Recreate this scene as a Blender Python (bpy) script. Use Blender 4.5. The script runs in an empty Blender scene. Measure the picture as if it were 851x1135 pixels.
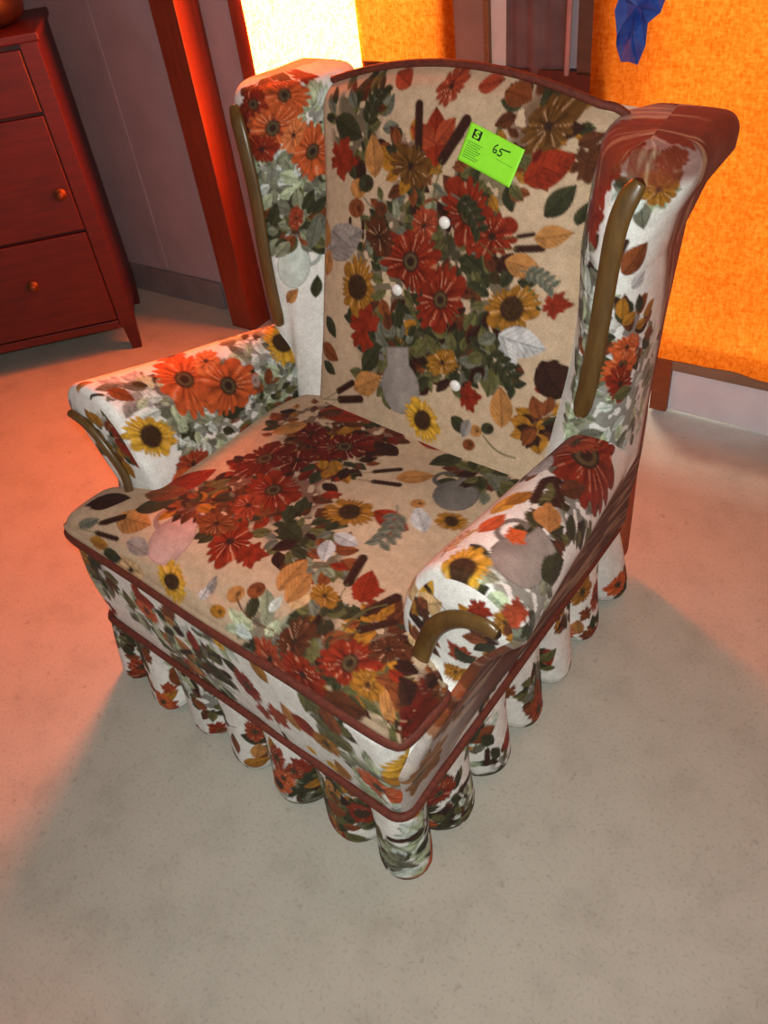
import bpy, bmesh, math, random
import numpy as np
from mathutils import Matrix, Vector

random.seed(7)
RNG = np.random.RandomState(11)
scn = bpy.context.scene
COL = scn.collection
PI = math.pi

# ------------------------------------------------------------------ helpers
def lin(c):
    c = np.asarray(c, float) / 255.0
    return np.where(c <= 0.04045, c / 12.92, ((c + 0.055) / 1.055) ** 2.4)

def tag(o, label=None, cat=None, group=None, kind=None):
    if label: o['label'] = label
    if cat: o['category'] = cat
    if group: o['group'] = group
    if kind: o['kind'] = kind
    return o

def empty(name, loc=(0, 0, 0), rz=0.0):
    o = bpy.data.objects.new(name, None)
    o.empty_display_size = 0.1
    COL.objects.link(o)
    o.location = loc
    o.rotation_euler = (0, 0, rz)
    return o

def link(name, me, mat, parent=None, smooth=True):
    o = bpy.data.objects.new(name, me)
    COL.objects.link(o)
    if mat is not None: me.materials.append(mat)
    if parent is not None: o.parent = parent
    if smooth and len(me.polygons):
        me.polygons.foreach_set('use_smooth', np.ones(len(me.polygons), dtype=bool))
    me.update()
    return o

def mesh_np(name, V, F):
    """V (n,3), F list of arrays of quads/tris"""
    me = bpy.data.meshes.new(name)
    me.from_pydata([], [], []) if False else None
    V = np.asarray(V, np.float32)
    loops = np.concatenate([f.reshape(-1) for f in F]).astype(np.int32)
    tot = np.concatenate([np.full(len(f), f.shape[1]) for f in F]).astype(np.int32)
    start = np.concatenate([[0], np.cumsum(tot)[:-1]]).astype(np.int32)
    me.vertices.add(len(V)); me.vertices.foreach_set('co', V.reshape(-1))
    me.loops.add(len(loops)); me.loops.foreach_set('vertex_index', loops)
    me.polygons.add(len(tot)); me.polygons.foreach_set('loop_start', start)
    me.polygons.foreach_set('loop_total', tot)
    me.update(calc_edges=True)
    me.validate()
    return me

def grid_faces(n, m, ci=False, cj=False, off=0):
    I = np.arange(n if ci else n - 1); J = np.arange(m if cj else m - 1)
    I, J = np.meshgrid(I, J, indexing='ij')
    I2 = (I + 1) % n; J2 = (J + 1) % m
    return (np.stack([I * m + J, I2 * m + J, I2 * m + J2, I * m + J2], -1).reshape(-1, 4) + off)

def set_attr(me, name, data, kind):
    a = me.attributes.new(name, kind, 'POINT')
    if kind == 'FLOAT_COLOR': a.data.foreach_set('color', np.asarray(data, np.float32).reshape(-1))
    else: a.data.foreach_set('vector', np.asarray(data, np.float32).reshape(-1))

def spline(pts, n, closed=False):
    """Catmull-Rom through pts (k,d), resampled evenly to n points"""
    P = np.asarray(pts, float)
    if closed: Q = np.vstack([P[-1], P, P[0], P[1]]); segs = len(P)
    else: Q = np.vstack([2 * P[0] - P[1], P, 2 * P[-1] - P[-2]]); segs = len(P) - 1
    out = []
    for i in range(segs):
        p0, p1, p2, p3 = Q[i:i + 4]
        t = np.linspace(0, 1, 24, endpoint=False)[:, None]
        out.append(0.5 * (2 * p1 + (p2 - p0) * t + (2 * p0 - 5 * p1 + 4 * p2 - p3) * t ** 2 + (3 * p1 - p0 - 3 * p2 + p3) * t ** 3))
    out = np.vstack(out + [P[:1] if closed else P[-1:]])
    d = np.concatenate([[0], np.cumsum(np.linalg.norm(np.diff(out, axis=0), axis=1))])
    s = np.linspace(0, d[-1], n, endpoint=not closed)
    return np.stack([np.interp(s, d, out[:, k]) for k in range(P.shape[1])], 1), d[-1]

def sstep(a, b, x):
    t = np.clip((np.asarray(x, float) - a) / (b - a), 0, 1)
    return t * t * (3 - 2 * t)

def vnoise(x, y, seed=0):
    """smooth value noise in [0,1]"""
    x = np.asarray(x, float); y = np.asarray(y, float)
    xi = np.floor(x).astype(np.int64); yi = np.floor(y).astype(np.int64)
    fx = x - xi; fy = y - yi
    fx = fx * fx * (3 - 2 * fx); fy = fy * fy * (3 - 2 * fy)
    def h(i, j):
        n = (i * 374761393 + j * 668265263 + seed * 974711) & 0x7fffffff
        n = ((n ^ (n >> 13)) * 1274126177) & 0x7fffffff
        return ((n ^ (n >> 16)) & 0xffff) / 65535.0
    return (h(xi, yi) * (1 - fx) + h(xi + 1, yi) * fx) * (1 - fy) + (h(xi, yi + 1) * (1 - fx) + h(xi + 1, yi + 1) * fx) * fy

def tube_mesh(name, path, rx, ry=None, nseg=12, up=(0, 0, 1), closed=False):
    """swept oval along path; rx across (side), ry along the up-ish normal; rounded ends"""
    P = np.asarray(path, float); n = len(P)
    rx = np.broadcast_to(np.asarray(rx, float), (n,)).copy()
    ry = rx.copy() if ry is None else np.broadcast_to(np.asarray(ry, float), (n,)).copy()
    if closed: T = np.roll(P, -1, 0) - np.roll(P, 1, 0)
    else: T = np.gradient(P, axis=0)
    T /= np.linalg.norm(T, axis=1)[:, None] + 1e-12
    up = np.asarray(up, float)
    if up.ndim == 1: up = np.broadcast_to(up, P.shape)
    S = np.cross(T, up); S /= np.linalg.norm(S, axis=1)[:, None] + 1e-12
    N = np.cross(S, T)
    a = np.linspace(0, 2 * PI, nseg, endpoint=False)
    V = P[:, None] + S[:, None] * (np.cos(a)[None, :, None] * rx[:, None, None]) + N[:, None] * (np.sin(a)[None, :, None] * ry[:, None, None])
    F = [grid_faces(n, nseg, ci=closed, cj=True)]
    V = V.reshape(-1, 3)
    if not closed:
        for e, i in ((0, 0), (1, n - 1)):
            c = P[i] + T[i] * (-1 if e == 0 else 1) * min(rx[i], ry[i]) * 0.6
            V = np.vstack([V, c]); k = len(V) - 1
            ring = np.arange(nseg) + i * nseg
            nx = np.roll(ring, -1)
            F.append(np.stack([np.full(nseg, k), ring, nx] if e else [np.full(nseg, k), nx, ring], 1))
    return mesh_np(name, V, F)

class BM:
    """collects simple solids into one mesh"""
    def __init__(s): s.bm = bmesh.new()
    def box(s, c, d, bev=0.0, rot=None, seg=2):
        r = bmesh.ops.create_cube(s.bm, size=1.0)
        M = Matrix.Translation(c) @ (rot.to_4x4() if rot is not None else Matrix.Identity(4)) @ Matrix.Diagonal((*d, 1))
        bmesh.ops.transform(s.bm, matrix=M, verts=r['verts'])
        if bev > 0:
            es = list({e for v in r['verts'] for e in v.link_edges})
            bmesh.ops.bevel(s.bm, geom=es, offset=bev, segments=seg, affect='EDGES', profile=0.6)
        return s
    def prism(s, poly, axis_vec, bev=0):
        vs = [s.bm.verts.new(p) for p in poly]
        f = s.bm.faces.new(vs)
        r = bmesh.ops.extrude_face_region(s.bm, geom=[f])
        bmesh.ops.translate(s.bm, vec=axis_vec, verts=[g for g in r['geom'] if isinstance(g, bmesh.types.BMVert)])
        return s
    def lathe(s, prof, c, axis='z', n=24):
        rings = []
        for r, h in prof:
            ring = []
            for k in range(n):
                a = 2 * PI * k / n
                p = Vector((r * math.cos(a), r * math.sin(a), h))
                if axis == 'y': p = Vector((p.x, -p.z, p.y))
                ring.append(s.bm.verts.new(Vector(c) + p))
            rings.append(ring)
        for a, b in zip(rings, rings[1:]):
            for k in range(n): s.bm.faces.new((a[k], a[(k + 1) % n], b[(k + 1) % n], b[k]))
        s.bm.faces.new(rings[0][::-1]); s.bm.faces.new(rings[-1])
        return s
    def build(s, name, mat, parent=None, smooth=False):
        bmesh.ops.recalc_face_normals(s.bm, faces=s.bm.faces)
        me = bpy.data.meshes.new(name); s.bm.to_mesh(me); s.bm.free()
        return link(name, me, mat, parent, smooth)

# ------------------------------------------------------------------ materials
class NT:
    def __init__(s, name):
        s.m = bpy.data.materials.new(name); s.m.use_nodes = True
        s.t = s.m.node_tree; s.t.nodes.clear()
        s.out = s.n('ShaderNodeOutputMaterial')
    def n(s, t, **kw):
        nd = s.t.nodes.new(t)
        for k, v in kw.items():
            if k in nd.inputs.keys(): nd.inputs[k].default_value = v
            else: setattr(nd, k, v)
        return nd
    def l(s, a, b): s.t.links.new(a, b)
    def noise(s, scale, detail=3.0, rough=0.55, vec=None, sc=None):
        tc = s.n('ShaderNodeTexCoord')
        src = tc.outputs['Object'] if vec is None else vec
        if sc is not None:
            mp = s.n('ShaderNodeMapping'); mp.inputs['Scale'].default_value = sc
            s.l(src, mp.inputs['Vector']); src = mp.outputs['Vector']
        nz = s.n('ShaderNodeTexNoise'); nz.inputs['Scale'].default_value = scale
        nz.inputs['Detail'].default_value = detail; nz.inputs['Roughness'].default_value = rough
        s.l(src, nz.inputs['Vector'])
        return nz.outputs['Fac']
    def ramp(s, fac, stops):
        r = s.n('ShaderNodeValToRGB'); el = r.color_ramp.elements
        while len(el) < len(stops): el.new(0.5)
        for e, (p, c) in zip(el, stops):
            e.position = p; e.color = (*lin(c), 1) if len(c) == 3 else c
        s.l(fac, r.inputs['Fac']); return r.outputs['Color']
    def mix(s, fac, a, b, mode='MIX'):
        x = s.n('ShaderNodeMix', data_type='RGBA', blend_type=mode)
        for inp, v in ((x.inputs[0], fac), (x.inputs[6], a), (x.inputs[7], b)):
            if hasattr(v, 'node'): s.l(v, inp)
            elif isinstance(v, (int, float)): inp.default_value = v
            else: inp.default_value = (*lin(v), 1)
        return x.outputs[2]
    def bump(s, h, strength, dist=0.01):
        b = s.n('ShaderNodeBump'); b.inputs['Strength'].default_value = strength
        b.inputs['Distance'].default_value = dist; s.l(h, b.inputs['Height']); return b.outputs['Normal']
    def bsdf(s, col, rough=0.6, normal=None, **kw):
        b = s.n('ShaderNodeBsdfPrincipled'); b.inputs['Roughness'].default_value = rough
        if hasattr(col, 'node'): s.l(col, b.inputs['Base Color'])
        else: b.inputs['Base Color'].default_value = (*lin(col), 1)
        for k, v in kw.items(): b.inputs[k.replace('_', ' ')].default_value = v
        if normal is not None: s.l(normal, b.inputs['Normal'])
        s.l(b.outputs['BSDF'], s.out.inputs['Surface'])
        return s.m

def wood(name, a, b, rough=0.45, grain=(1, 1, 8), scale=14, bump=0.15, coat=0.0):
    t = NT(name)
    f = t.noise(scale, 5, 0.6, sc=grain)
    c = t.ramp(f, [(0.3, a), (0.7, b)])
    f2 = t.noise(3.0, 2)
    c = t.mix(0.35, c, t.ramp(f2, [(0.3, a), (0.75, b)]))
    return t.bsdf(c, rough, t.bump(f, bump, 0.004), Coat_Weight=coat, Coat_Roughness=0.25)

def mat_fabric():
    t = NT('printed_velvet')
    at = t.n('ShaderNodeAttribute', attribute_name='print')
    f = t.noise(420, 3, 0.6); g = t.noise(60, 4, 0.6)
    k = t.ramp(f, [(0.25, (0.72, 0.72, 0.72, 1)), (0.75, (1.12, 1.12, 1.12, 1))])
    c = t.mix(1.0, at.outputs['Color'], k, 'MULTIPLY')
    k2 = t.ramp(g, [(0.3, (0.84, 0.83, 0.82, 1)), (0.7, (1.06, 1.06, 1.06, 1))])
    c = t.mix(1.0, c, k2, 'MULTIPLY')
    return t.bsdf(c, 0.85, t.bump(f, 0.25, 0.002), Sheen_Weight=0.03, Sheen_Roughness=0.5, Specular_IOR_Level=0.25)

def mat_plain(name, a, b, scale=30, rough=0.7, bump=0.1, dist=0.003, **kw):
    t = NT(name); f = t.noise(scale, 5, 0.6)
    return t.bsdf(t.ramp(f, [(0.3, a), (0.7, b)]), rough, t.bump(f, bump, dist), **kw)

def mat_floor():
    t = NT('worn_concrete')
    a = t.noise(1.6, 6, 0.62); b = t.noise(9, 6, 0.65); c = t.noise(140, 3, 0.6); d = t.noise(34, 4, 0.55)
    col = t.ramp(a, [(0.3, (166, 162, 148)), (0.55, (177, 173, 159)), (0.75, (184, 180, 167))])
    col = t.mix(0.40, col, t.ramp(b, [(0.28, (142, 138, 124)), (0.5, (176, 171, 157)), (0.8, (190, 186, 172))]))
    sp = t.ramp(c, [(0.30, (0.62, 0.6, 0.57, 1)), (0.46, (1, 1, 1, 1))])
    col = t.mix(0.5, col, sp, 'MULTIPLY')
    st = t.ramp(d, [(0.24, (0.55, 0.52, 0.48, 1)), (0.36, (1, 1, 1, 1))])
    col = t.mix(0.6, col, st, 'MULTIPLY')
    return t.bsdf(col, 0.75, t.bump(b, 0.15, 0.01), Specular_IOR_Level=0.3)

def mat_curtain(name, cols, holes, seed, glow=None):
    """burlap-like woven cloth that lets daylight through"""
    t = NT(name)
    tc = t.n('ShaderNodeTexCoord')
    f1 = t.noise(170, 4, 0.65, sc=(1.0, 1, 0.35)); f2 = t.noise(170, 4, 0.65, sc=(0.4, 1, 1.0)); f3 = t.noise(4 + seed, 3, 0.5)
    m = t.n('ShaderNodeMath', operation='ADD'); t.l(f1, m.inputs[0]); t.l(f2, m.inputs[1])
    h = t.n('ShaderNodeMath', operation='MULTIPLY'); t.l(m.outputs[0], h.inputs[0]); h.inputs[1].default_value = 0.5
    c = t.ramp(h.outputs[0], [(0.36, cols[0]), (0.5, cols[1]), (0.64, cols[2])])
    c = t.mix(1.0, c, t.ramp(f3, [(0.3, (0.8, 0.78, 0.75, 1)), (0.7, (1, 1, 1, 1))]), 'MULTIPLY')
    tr = t.n('ShaderNodeBsdfTranslucent'); t.l(c, tr.inputs['Color'])
    df = t.n('ShaderNodeBsdfDiffuse'); t.l(c, df.inputs['Color'])
    mx = t.n('ShaderNodeMixShader'); mx.inputs[0].default_value = 0.30
    t.l(tr.outputs[0], mx.inputs[1]); t.l(df.outputs[0], mx.inputs[2])
    last = mx.outputs[0]
    if holes > 0:
        tp = t.n('ShaderNodeBsdfTransparent')
        hr = t.ramp(h.outputs[0], [(0.52, (0, 0, 0, 1)), (0.62, (holes, holes, holes, 1))])
        m2 = t.n('ShaderNodeMixShader'); t.l(hr, m2.inputs[0]); t.l(last, m2.inputs[1]); t.l(tp.outputs[0], m2.inputs[2])
        last = m2.outputs[0]
    if glow:      # emission put into the cloth to stand for sun coming through
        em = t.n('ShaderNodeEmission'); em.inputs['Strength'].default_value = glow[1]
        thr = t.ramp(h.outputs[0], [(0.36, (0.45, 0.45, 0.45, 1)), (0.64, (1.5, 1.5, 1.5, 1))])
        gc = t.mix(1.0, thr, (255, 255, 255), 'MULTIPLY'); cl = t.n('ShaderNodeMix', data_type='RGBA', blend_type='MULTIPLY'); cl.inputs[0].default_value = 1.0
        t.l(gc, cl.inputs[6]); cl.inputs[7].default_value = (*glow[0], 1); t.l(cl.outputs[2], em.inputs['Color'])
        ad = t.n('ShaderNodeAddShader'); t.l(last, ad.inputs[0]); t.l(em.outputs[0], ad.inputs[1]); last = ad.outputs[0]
    t.l(last, t.out.inputs['Surface'])
    return t.m

FAB = mat_fabric()
WELT = mat_plain('rust_welt', (78, 30, 17), (108, 44, 26), 90, 0.75, 0.2)
SHOWWOOD = wood('show_wood', (70, 48, 18), (104, 76, 34), 0.38, (6, 6, 1), 16, 0.1, 0.25)
DRESS = wood('red_stained_wood', (60, 12, 7), (88, 22, 11), 0.5, (1, 6, 9), 9, 0.08, 0.0)
TRIMW = wood('red_brown_trim', (100, 36, 18), (130, 52, 27), 0.5, (9, 9, 1), 8, 0.12, 0.1)
WAINS = wood('dark_red_board', (60, 22, 14), (84, 32, 20), 0.55, (9, 9, 1), 8, 0.12)
WALLM = mat_plain('grey_wall_panel', (150, 138, 142), (164, 152, 156), 6, 0.75, 0.05)
FLOORM = mat_floor()

# ------------------------------------------------------------------ fabric print
PAL = {'R': (134, 40, 15), 'r': (100, 25, 11), 'q': (104, 66, 24), 'O': (196, 88, 40), 'o': (216, 120, 66), 'Y': (206, 156, 46), 'y': (156, 104, 30), 'G': (52, 52, 30),
       'g': (92, 88, 50), 'S': (132, 136, 110), 's': (104, 104, 88), 'B': (120, 62, 28), 'b': (86, 44, 22), 'K': (50, 24, 14), 'J': (140, 130, 122), 'j': (104, 98, 92),
       'W': (196, 206, 196), 'w': (172, 184, 150), 'T': (170, 116, 62), 'C': (206, 168, 120), 'M': (150, 60, 32), 'V': (182, 180, 178), 'P': (184, 150, 140)}
PAL = {k: lin(v) for k, v in PAL.items()}

def blend(C, idx, col, a):
    a = np.clip(a, 0, 1)[:, None]
    C[idx] = C[idx] * (1 - a) + col * a

def soft(d, w=0.0012):   # 1 inside (d<0)
    return np.clip(0.5 - d / (2 * w), 0, 1)

def motif(C, UV, kind, u, v, size, ang, ck, seed):
    col = PAL[ck]
    rr = np.random.RandomState(seed)
    reach = size * (1.35 if kind != 'spray' else 1.7)
    idx = np.nonzero((np.abs(UV[:, 0] - u) < reach) & (np.abs(UV[:, 1] - v) < reach))[0]
    if not len(idx): return
    dx = UV[idx, 0] - u; dy = UV[idx, 1] - v
    c, s = math.cos(ang), math.sin(ang)
    x = dx * c + dy * s; y = -dx * s + dy * c
    r = np.hypot(x, y); th = np.arctan2(y, x)
    if kind in ('daisy', 'sun', 'mum'):
        n = {'daisy': 15, 'sun': 17, 'mum': 12}[kind]
        th2 = th + 0.22 * np.sin(3 * th + seed)
        rim = size * (0.86 + 0.16 * np.sin(2 * th + seed * 1.7))
        for layer, (sc, dark) in enumerate(((1.0, 0.72), (0.8, 1.0))):
            ph = n * th2 / 2 + layer * PI / 2
            pet = np.abs(np.cos(ph)) ** 0.45
            d = r - rim * sc * (0.55 + 0.45 * pet)
            shade = 0.38 + 0.80 * np.abs(np.cos(ph)) ** 1.2
            streak = 0.85 + 0.3 * vnoise(th * 16, r / size * 5, seed)
            tipm = 0.75 + 0.45 * np.clip(r / size, 0, 1)
            cc = col[None] * (shade * streak * tipm * dark)[:, None]
            hl = np.clip((np.abs(np.cos(ph)) - 0.9) * 8, 0, 1) * (vnoise(th * 9, r * 60, seed + 3) > 0.62) * (layer == 1)
            cc = cc * (1 - 0.45 * hl[:, None]) + lin((236, 190, 150))[None] * 0.45 * hl[:, None]
            blend(C, idx, cc, soft(d, 0.002))
        cr = {'daisy': 0.25, 'sun': 0.42, 'mum': 0.14}[kind] * size
        cen = lin((46, 28, 18))[None] * (0.7 + 0.8 * vnoise(x * 400, y * 400, seed))[:, None]
        if kind == 'sun': cen = lin((58, 36, 16))[None] * (0.6 + 0.9 * vnoise(x * 260, y * 260, seed))[:, None]
        blend(C, idx, cen, soft(r - cr, 0.0025))
        if kind == 'daisy':
            blend(C, idx, lin((104, 84, 52))[None] * np.ones((len(idx), 1)), soft(np.abs(r - cr * 0.62) - cr * 0.16, 0.0015) * 0.7)
    elif kind == 'leaf':
        L, w = size, size * 0.30
        t = np.clip(x / L, 0, 1)
        hw = w * np.sin(PI * t ** 0.85) ** 0.85
        d = np.where((x > 0) & (x < L), np.abs(y) - hw, 0.05)
        vein = np.abs(np.sin((x - np.abs(y) * 1.2) / L * PI * 7)) ** 6
        cc = col[None] * (0.78 + 0.45 * vnoise(x * 120, y * 120, seed) - 0.3 * vein + 0.25 * (y > 0))[:, None]
        blend(C, idx, cc, soft(d))
        blend(C, idx, col[None] * 0.45 * np.ones((len(idx), 1)), soft(np.abs(y) - 0.0009) * ((x > 0) & (x < L)))
    elif kind == 'oak':
        lob = 0.62 + 0.38 * np.abs(np.cos(2.5 * th)) ** 0.7 + 0.10 * np.cos(11 * th)
        d = r - size * lob * (0.8 + 0.2 * np.cos(th))
        cc = col[None] * (0.7 + 0.6 * vnoise(x * 90, y * 90, seed))[:, None]
        blend(C, idx, cc, soft(d, 0.0018))
        for k in range(5):
            a = k * 2 * PI / 5
            dd = np.abs(-x * math.sin(a) + y * math.cos(a)) - 0.0008
            blend(C, idx, col[None] * 0.5 * np.ones((len(idx), 1)), soft(dd) * (x * math.cos(a) + y * math.sin(a) > 0) * (r < size * 0.7))
    elif kind == 'cat':
        L = size; w = size * 0.11
        xx = np.clip(x, w, L - w)
        d = np.hypot(x - xx, y) - w
        blend(C, idx, col[None] * (0.8 + 0.5 * vnoise(x * 200, y * 200, seed) + 0.5 * np.clip(y / w, 0, 1))[:, None], soft(d))
        blend(C, idx, PAL['g'][None] * np.ones((len(idx), 1)), soft(np.abs(y) - 0.001) * ((x < w) & (x > -size * 0.7)))
    elif kind == 'stem':
        yy = y - 0.12 * size * np.sin(PI * np.clip(x / size, 0, 1))
        blend(C, idx, col[None] * np.ones((len(idx), 1)), soft(np.abs(yy) - 0.0016) * ((x > 0) & (x < size)))
    elif kind == 'bud':
        d = np.hypot(x, y * 1.2) - size
        blend(C, idx, col[None] * (0.7 + 0.7 * vnoise(x * 160, y * 160, seed))[:, None], soft(d))
        blend(C, idx, PAL['K'][None] * np.ones((len(idx), 1)), soft(np.hypot(x - size * 0.3, y) - size * 0.3) * 0.7)
    elif kind == 'jug':      # body, neck towards +x, handle on +y side
        bod = np.hypot(x / 1.0, y / 0.86) - size * 0.72
        nk = np.maximum(np.abs(y) - size * 0.36, np.abs(x - size * 0.72) - size * 0.36)
        d = np.minimum(bod, nk)
        hd = np.abs(np.hypot((x - size * 0.45) / 1.1, (y - size * 0.62)) - size * 0.34) - size * 0.07
        hd = np.where(y > size * 0.45, hd, 0.05)
        blend(C, idx, col[None] * 0.62 * np.ones((len(idx), 1)), soft(hd))
        cc = col[None] * (0.72 + 0.3 * vnoise(x * 60, y * 60, seed) + 0.28 * np.cos(np.clip(y / size, -1, 1) * 2.2 + 0.4))[:, None]
        blend(C, idx, cc, soft(d))
        blend(C, idx, col[None] * 0.5 * np.ones((len(idx), 1)), soft(np.abs(d + 0.001) - 0.0011) * 0.7)
    elif kind == 'spray':
        keys = {'G': 'GGggsKb', 'S': 'SswWGw', 'g': 'ggyGB', 'B': 'BbKyG', 'W': 'WwSsW', 'r': 'rRbBK', 'V': 'VVsJ'}.get(ck, 'GgSsB')
        blob = (0.75 + 0.5 * vnoise(th * 2.2 + 9, r * 20, seed)) * size * 0.9
        dk = {'r': 'r', 'B': 'b', 'V': 's', 'W': 's', 'S': 's', 'g': 'g'}.get(ck, 'G')
        blend(C, idx, PAL[dk][None] * (0.55 + 0.5 * vnoise(x * 130, y * 130, seed))[:, None], soft(r - blob, 0.012) * 0.75 * (vnoise(x * 75 + 5, y * 75, seed + 2) > 0.42))
        for k in range(int(16 + 420 * size)):
            a = rr.uniform(0, 2 * PI); q = size * math.sqrt(rr.uniform(0.0, 1.0))
            motif(C, UV, 'leaf', u + q * math.cos(a), v + q * math.sin(a), rr.uniform(0.024, 0.046), a + rr.uniform(-0.9, 0.9), keys[rr.randint(len(keys))], rr.randint(99999))
    elif kind == 'twig':     # paired small leaves along a stem
        motif(C, UV, 'stem', u, v, size, ang, 's', seed)
        for k in range(5):
            q = size * (0.25 + 0.18 * k); b = 0.12 * size * math.sin(PI * min(q / size, 1))
            for sg in (-1, 1):
                motif(C, UV, 'leaf', u + q * c - b * s, v + q * s + b * c, size * 0.3, ang + sg * 0.9, ck, seed + k)

def paint(UV, base, motifs, seed, soil=0.12):
    n = len(UV)
    C = np.tile(lin(base), (n, 1))
    q = 0.6 * vnoise(UV[:, 0] * 7, UV[:, 1] * 7, seed) + 0.4 * vnoise(UV[:, 0] * 31, UV[:, 1] * 31, seed + 1)
    C *= (1 + soil * (q - 0.5) * 2)[:, None]
    for i, m in enumerate(motifs):
        motif(C, UV, m[0], m[1], m[2], m[3], m[4], m[5], seed * 131 + i * 17 + 5)
    return C

def streaks(C, UV, mask, seed, tone=(98, 48, 24)):
    """velvet print pulled out into long brown and cream streaks"""
    s = 0.65 * vnoise(UV[:, 0] * 60, UV[:, 1] * 9, seed) + 0.35 * vnoise(UV[:, 0] * 150, UV[:, 1] * 22, seed + 1)
    b = 0.5 + 0.5 * vnoise(UV[:, 0] * 20, UV[:, 1] * 12, seed + 2)
    k = sstep(0.575, 0.68, s)[:, None]
    col = (lin(tone)[None] * b[:, None] * 1.3) * (1 - k) + lin((158, 120, 92))[None] * k
    m = mask[:, None]
    return C * (1 - m) + col * m

def scatter(u0, u1, v0, v1, seed, dens=1.0, big=1.0):
    """a repeat of the print for surfaces the bouquet positions do not cover"""
    rr = np.random.RandomState(seed); out = []
    area = (u1 - u0) * (v1 - v0); n = max(2, int(area * 55 * dens))
    P = [(rr.uniform(u0, u1), rr.uniform(v0, v1)) for _ in range(n * 6)]
    for x, y in P[:n]: out.append(('spray', x, y, rr.uniform(0.03, 0.05), 0, 'GSgBGS'[rr.randint(6)]))
    for x, y in P[n:4 * n]:
        k = ('leaf', 'oak', 'cat', 'leaf', 'bud', 'leaf')[rr.randint(6)]
        out.append((k, x, y, {'leaf': .05, 'oak': .026, 'cat': .045, 'bud': .011}[k] * big * rr.uniform(.8, 1.2), rr.uniform(0, 6.28), {'leaf': 'GTygBR', 'oak': 'RBMRBM', 'cat': 'KKKKKK', 'bud': 'TBKYBT'}[k][rr.randint(6)]))
    for x, y in P[4 * n:4 * n + (n * 3) // 5]:
        out.append((('daisy', 'sun', 'daisy')[rr.randint(3)], x, y, rr.uniform(.032, .05), rr.uniform(0, 6), 'ROYRMy'[rr.randint(6)]))
    return out

MOTIFS = {}
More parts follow.
